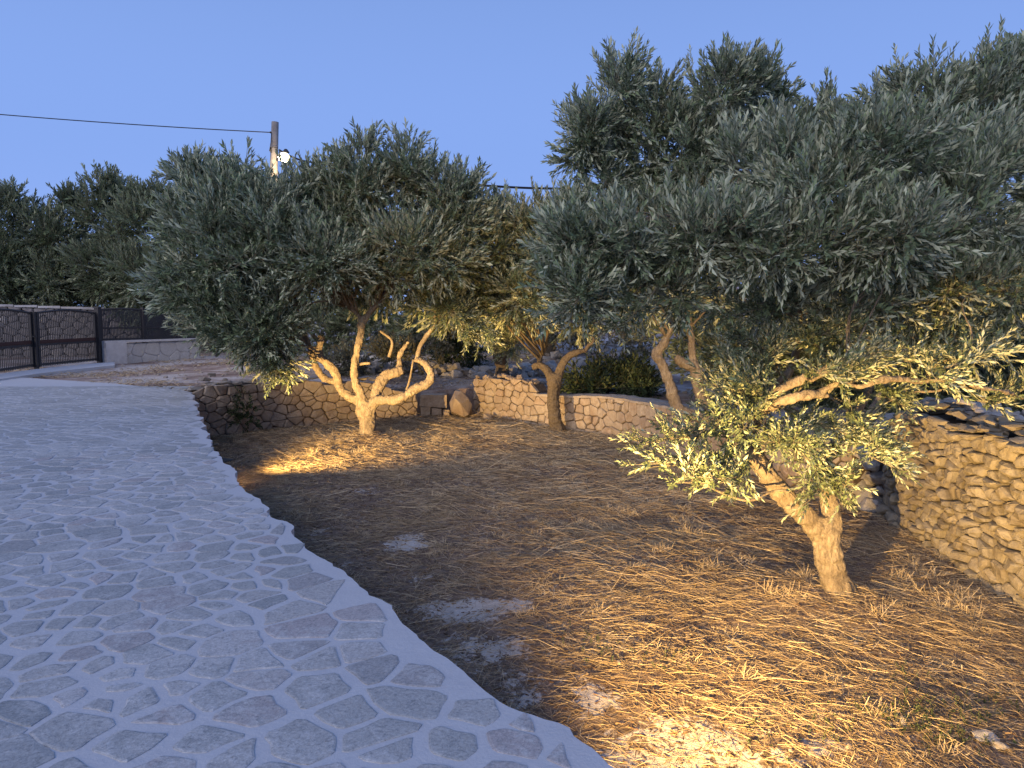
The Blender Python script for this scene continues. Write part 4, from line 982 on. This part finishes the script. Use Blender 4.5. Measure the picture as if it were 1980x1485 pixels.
S3((1780, 734, 6.8), (1840, 700, 6.5), (1900, 690, 6.3), 3); S3((1850, 737, 6.8), (1900, 780, 6.6), (1960, 740, 6.4), 2); S3((1700, 737, 6.8), (1720, 770, 6.5), (1760, 790, 6.3), 2)
S3((1760, 650, 7.2), (1820, 660, 6.8), (1890, 640, 6.5), 3); S3((1550, 620, 6.9), (1500, 600, 6.5), (1430, 620, 6.2), 3); S3((1655, 703, 7.0), (1600, 670, 6.6), (1560, 640, 6.4), 3)
S3((1540, 760, 6.6), (1580, 735, 6.1), (1640, 725, 5.9), 1); S3((1780, 736, 6.2), (1830, 722, 5.9), (1890, 715, 5.8), 2); S3((1490, 780, 6.3), (1450, 770, 6.1), (1400, 740, 6.0), 3); S3((1600, 762, 6.2), (1640, 720, 6.0), (1700, 690, 5.9), 3); S3((1490, 770, 6.7), (1460, 730, 6.4), (1500, 690, 6.2), 2); S3((1300, 420, 6.4), (1180, 520, 5.9), (1060, 600, 5.6), 3); S3((1300, 430, 6.4), (1250, 560, 6.0), (1180, 630, 5.8), 3)
near_tree = [o for o in C.objects if o.name.startswith('olive_tree') and 'near olive' in o.get('label', '')][0]
sprays(near_tree.name, sp_, .075, 31, 2)
rnd = random.Random(4); sp_ = []
S3((580, 640, 15.6), (545, 680, 14.8), (540, 735, 14.4), 3); pass
S3((590, 650, 15.6), (500, 640, 14.6), (520, 710, 14.3), 5);  S3((850, 612, 15.6), (890, 610, 15.3), (930, 655, 15.1), 6); S3((850, 612, 15.6), (860, 590, 15.3), (900, 640, 15.0), 5); 
left_tree = [o for o in C.objects if o.name.startswith('olive_tree') and 'four pale' in o.get('label', '')][0]
sprays(left_tree.name, sp_, .12, 32, 2)

# --- background trees and shrubs
def bush(label, ells, dens, leaf, seed, mat, cat='tree', name='olive_tree', group=None, tw=TW, trunk=True, bark='bark2', upk=.45, csig=.22, clump=24):
    e0 = ells[0]; c = at(e0[0], e0[1], e0[4]); zb = float(field_z(c.x, c.y)); lim = []
    base = Vector((c.x, c.y, zb)); tr = None
    if trunk:
        h = max(.8, (c.z - zb) * .75); tr = ([base - Vector((0, 0, .1)), base + Vector((.1, 0, h * .35)), base + Vector((-.05, .1, h * .7)), base + Vector((.05, 0, h))], [.24, .18, .15, .10])
        for k in range(3):
            a = rnd.uniform(0, 6.28); lim.append(([base + Vector((0, 0, h * .5)), base + Vector((math.cos(a) * h * .25, math.sin(a) * h * .25, h * .8)), base + Vector((math.cos(a) * h * .45, math.sin(a) * h * .45, h * 1.15))], [.11, .09, .05]))
    r_ = olive(label, tuple(base), tr, lim, ells, dens, leaf * .9, seed, group, tw, name, mat, bark, 0, upk, csig, clump, True, .5, False, .02)
    r_['category'] = cat; return r_
GB = 'olive grove beyond the far wall'
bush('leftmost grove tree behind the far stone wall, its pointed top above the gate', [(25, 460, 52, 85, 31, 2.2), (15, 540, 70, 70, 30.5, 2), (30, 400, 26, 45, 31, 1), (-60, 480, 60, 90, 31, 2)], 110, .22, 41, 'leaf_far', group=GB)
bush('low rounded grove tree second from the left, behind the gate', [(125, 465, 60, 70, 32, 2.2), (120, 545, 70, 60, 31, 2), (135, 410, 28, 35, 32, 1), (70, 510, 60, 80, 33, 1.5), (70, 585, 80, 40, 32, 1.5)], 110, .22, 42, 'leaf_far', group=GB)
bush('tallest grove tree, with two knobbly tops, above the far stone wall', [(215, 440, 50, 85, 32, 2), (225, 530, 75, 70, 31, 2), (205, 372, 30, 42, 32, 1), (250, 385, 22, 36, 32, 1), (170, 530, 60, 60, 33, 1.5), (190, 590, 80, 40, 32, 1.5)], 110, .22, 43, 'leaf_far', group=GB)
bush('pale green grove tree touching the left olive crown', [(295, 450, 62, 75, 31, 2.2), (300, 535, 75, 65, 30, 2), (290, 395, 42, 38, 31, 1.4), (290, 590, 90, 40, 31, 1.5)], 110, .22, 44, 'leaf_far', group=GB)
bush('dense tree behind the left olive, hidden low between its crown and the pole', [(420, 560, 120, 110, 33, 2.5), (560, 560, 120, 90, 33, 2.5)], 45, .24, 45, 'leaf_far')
bush('warm lit olive behind the slender olive, over the stone row', [(965, 625, 60, 55, 20.5, 1.3), (1000, 665, 45, 38, 20, 1), (905, 600, 60, 45, 21, 1.2), (1010, 600, 60, 60, 21, 1.2)], 75, .15, 46, 'leaf', trunk=True)
bush('dark green shrub behind the stone row, right of the pale forked trunk', [(905, 672, 52, 42, 23.5, 1.4), (860, 665, 35, 45, 24, 1.2)], 110, .15, 47, 'leaf_green', 'shrub', 'shrub', None, TW_S, False)
bush('dark bush behind the low wall, left of the striped trunks', [(1180, 735, 75, 42, 18.3, 1.2), (1130, 742, 45, 32, 18.1, 1), (1240, 750, 45, 34, 17.8, 1)], 120, .12, 48, 'leaf_green', 'shrub', 'shrub', None, TW_S, False)
bush('grey scrub on the slope above the dark bush', [(1150, 650, 70, 32, 25, 1.2), (1090, 640, 60, 30, 25, 1.2), (1230, 670, 50, 30, 24, 1)], 70, .13, 49, 'leaf_grey', 'shrub', 'shrub', None, TW_S, False)
bush('thin grey brush behind the pale forked trunk', [(770, 690, 60, 40, 21.5, 1), (690, 700, 60, 30, 21.5, 1), (860, 640, 45, 50, 22.5, 1)], 80, .13, 55, 'leaf_grey', 'shrub', 'shrub', None, TW_S, False)
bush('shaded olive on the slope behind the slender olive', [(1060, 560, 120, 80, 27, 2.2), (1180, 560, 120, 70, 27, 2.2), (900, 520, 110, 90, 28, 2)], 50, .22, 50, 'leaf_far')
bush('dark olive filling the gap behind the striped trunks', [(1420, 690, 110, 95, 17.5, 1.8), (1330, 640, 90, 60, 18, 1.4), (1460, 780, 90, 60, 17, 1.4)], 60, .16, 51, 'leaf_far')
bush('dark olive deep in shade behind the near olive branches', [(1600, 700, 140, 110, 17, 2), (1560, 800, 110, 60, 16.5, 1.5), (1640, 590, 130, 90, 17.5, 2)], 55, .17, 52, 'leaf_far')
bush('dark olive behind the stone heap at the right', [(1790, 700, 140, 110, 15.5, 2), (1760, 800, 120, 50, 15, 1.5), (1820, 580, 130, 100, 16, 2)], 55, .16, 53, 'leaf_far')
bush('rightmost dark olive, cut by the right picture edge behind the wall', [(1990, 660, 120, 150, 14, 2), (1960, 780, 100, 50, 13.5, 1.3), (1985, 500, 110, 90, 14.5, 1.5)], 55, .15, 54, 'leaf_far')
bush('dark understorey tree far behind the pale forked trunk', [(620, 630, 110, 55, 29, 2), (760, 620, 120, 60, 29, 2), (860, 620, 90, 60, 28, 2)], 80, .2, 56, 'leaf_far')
# small plant in the wall
wp = ground(472, 815, GZ)
c = at(472, 797, 15.9); rp = empty('wall_plant', (c.x, c.y, c.z)); tag(rp, 'small dark green plant growing out of the retaining wall at its left end', 'plant')
r = np.random.default_rng(5); pp = r.normal(size=(70, 3)) * np.array([.13, .07, .16]); build_twigs('leaves', pp, pp * 2 + np.array([0, -.5, .2]), np.full(70, .2), TW_S, [M['leaf_green'], M['twig']], rp, 5)

# ------------------------------------------------------------------ straw, litter, tufts
def ribbons(name, x, y, z, ang, pitch, L, wdt, bend, mat, tone, seg=2, parent=None):
    n_ = len(x); ts = np.linspace(0, 1, seg + 1); V = np.zeros((n_, seg + 1, 2, 3))
    cur = bend
    for i, t in enumerate(ts):
        a = ang + cur * (t - .5); d = L * t
        cx_ = x + np.cos(ang + cur * (t - .5) * .5) * np.cos(pitch) * d; cy_ = y + np.sin(ang + cur * (t - .5) * .5) * np.cos(pitch) * d
        cz = z + np.sin(pitch) * d - np.abs(bend) * .12 * d * t
        wv = wdt * (1 - .55 * t); tilt = (np.arange(n_) * 2.399) % 3.1416
        ox = -np.sin(a) * wv * .5 * np.cos(tilt * .8); oy = np.cos(a) * wv * .5 * np.cos(tilt * .8); oz = wv * .5 * np.sin(tilt)
        V[:, i, 0] = np.stack([cx_ + ox, cy_ + oy, cz + oz], 1); V[:, i, 1] = np.stack([cx_ - ox, cy_ - oy, cz - oz], 1)
    b = (np.arange(n_) * (seg + 1) * 2)[:, None]; F = []
    for i in range(seg): F.append(np.concatenate([b + 2 * i, b + 2 * i + 1, b + 2 * i + 3, b + 2 * i + 2], 1))
    o = np_mesh(name, V.reshape(-1, 3), np.concatenate(F), [mat], parent, attrs={'tone': np.repeat(tone, (seg + 1) * 2)}); o['kind'] = 'stuff'; return o
GA = np.array(GARDEN)
def sample_garden(n_, near_bias=1.0, ymax=19.5):
    y = 2.4 + (ymax - 2.4) * rg.random(n_ * 3) ** near_bias; x = rg.uniform(-7.2, 5.2, n_ * 3)
    k = inpoly(x, y, GARDEN) & (np.abs(x) < .74 * y + .4); return x[k][:n_], y[k][:n_]
def dust_at(x, y):
    i = np.clip(((x + 7.2) / .07).astype(int), 0, 182); j = np.clip((y / .07).astype(int), 0, 282)
    return DUSTF[2].reshape(len(np.arange(-7.2, 5.6, .07)), -1)[i, j]
for nm, N, lmin, lmax, wd0, tlo, thi in (('dry_grass', 180000, .04, .15, .0032, .15, .8), ('straw', 20000, .12, .36, .0036, .35, 1.0)):
    x, y = sample_garden(N, 1.35)
    th = .35 + .9 * vnoise(x, y, .9, 31) - np.maximum(dust_at(x, y) - .15, 0) * .95
    if nm == 'straw': th = th * (.35 + .65 * np.clip((x + 1.5) / 3, 0, 1))
    k = rg.random(len(x)) < th; x, y = x[k], y[k]; n_ = len(x)
    flow = vnoise(x, y, 1.1, 33) * 5.0 + vnoise(x, y, .4, 34) * 2.5
    ang = flow + rg.normal(0, .85, n_) + np.where(rg.random(n_) < .25, rg.uniform(0, 6.28, n_), 0)
    far_ = 1 + np.clip(y - 5, 0, 12) * .11
    L = rg.uniform(lmin, lmax, n_) * (1 + .03 * y); tone = np.clip(tlo + (thi - tlo) * rg.random(n_) ** 1.3 * (.6 + .7 * vnoise(x, y, .5, 35)), 0, 1)
    ribbons(nm, x, y, garden_z(x, y) + rg.uniform(.002, .022, n_), ang, np.abs(rg.normal(.05, .16, n_)), L, wd0 * far_ * rg.uniform(.7, 1.3, n_), rg.normal(0, .8, n_), M['straw'], tone)
x, y = sample_garden(36000, 1.4); n_ = len(x)
ribbons('leaf_litter', x, y, garden_z(x, y) + rg.uniform(.001, .012, n_), rg.uniform(0, 6.28, n_), rg.normal(0, .2, n_), rg.uniform(.025, .06, n_), .011 * (1 + np.clip(y - 5, 0, 12) * .08) * rg.uniform(.6, 1.2, n_), rg.normal(0, .5, n_), M['litter'], rg.random(n_), 1)
# upright tufts
tx, ty = [], []
for px, py in ((1330, 1032), (1350, 1035), (1220, 992), (1205, 985), (1375, 1105), (1500, 1160), (1560, 1130), (1760, 1090), (1800, 1110), (1840, 1180), (1880, 1190), (1860, 1160), (1320, 1005), (600, 880), (700, 872), (850, 850), (1740, 1120), (1780, 1150), (1700, 1190)):
    p = ground(px, py, GZ); tx.append(p.x); ty.append(p.y)
ax, ay = sample_garden(260, 1.2); tx = np.concatenate([np.array(tx), ax]); ty = np.concatenate([np.array(ty), ay])
k = 55; w_ = np.concatenate([np.ones(19) * 1.2, rg.uniform(.3, .9, len(ax))])
X_ = np.repeat(tx, k) + rg.normal(0, .07, len(tx) * k); Y_ = np.repeat(ty, k) + rg.normal(0, .05, len(tx) * k); ww = np.repeat(w_, k)
ribbons('dry_tufts', X_, Y_, garden_z(X_, Y_), rg.uniform(0, 6.28, len(X_)), rg.uniform(.35, 1.35, len(X_)), rg.uniform(.05, .15, len(X_)) * ww, np.full(len(X_), .005) * (1 + np.clip(Y_ - 6, 0, 12) * .08), rg.normal(0, .9, len(X_)), M['straw'], rg.uniform(.35, 1, len(X_)))
# sparse green weeds near the bottom right
wx, wy = [], []
for px, py, n_ in ((1790, 1400, 60), (1830, 1430, 50), (1720, 1380, 40), (1600, 1400, 25), (1480, 1430, 15), (1150, 1255, 25), (1280, 1280, 15), (1900, 1380, 30), (1750, 1310, 20)):
    p = ground(px, py, GZ); wx.append(rg.normal(p.x, .13, n_)); wy.append(rg.normal(p.y, .13, n_))
wx = np.concatenate(wx); wy = np.concatenate(wy); P = np.stack([wx, wy, garden_z(wx, wy) + .005], 1)
D = rg.normal(size=(len(wx), 3)) * .6; D[:, 2] = .7
o = build_twigs('green_weeds', P, D, rg.uniform(.03, .07, len(wx)), TW_S, [M['leaf_green'], M['twig']], None, 9); o['kind'] = 'stuff'
# leaf litter and dry grass on the strip by the gate and behind the walls
x = rg.uniform(-15, 1, 26000); y = rg.uniform(15.5, 29, 26000)
k = ~inpoly(x, y, TERR) & ~inpoly(x, y, GARDEN) & (vnoise(x, y, 1.5, 41) + .25 * vnoise(x, y, .4, 42) > .62) & (y > 15.3 + np.maximum(0, (x + 6.7)) * .9); x, y = x[k], y[k]; n_ = len(x)
ribbons('strip_litter', x, y, field_z(x, y) + rg.uniform(.004, .03, n_), rg.uniform(0, 6.28, n_), rg.uniform(0, .5, n_), rg.uniform(.06, .16, n_), np.full(n_, .014), rg.normal(0, .6, n_), M['straw'], rg.random(n_) * .8)
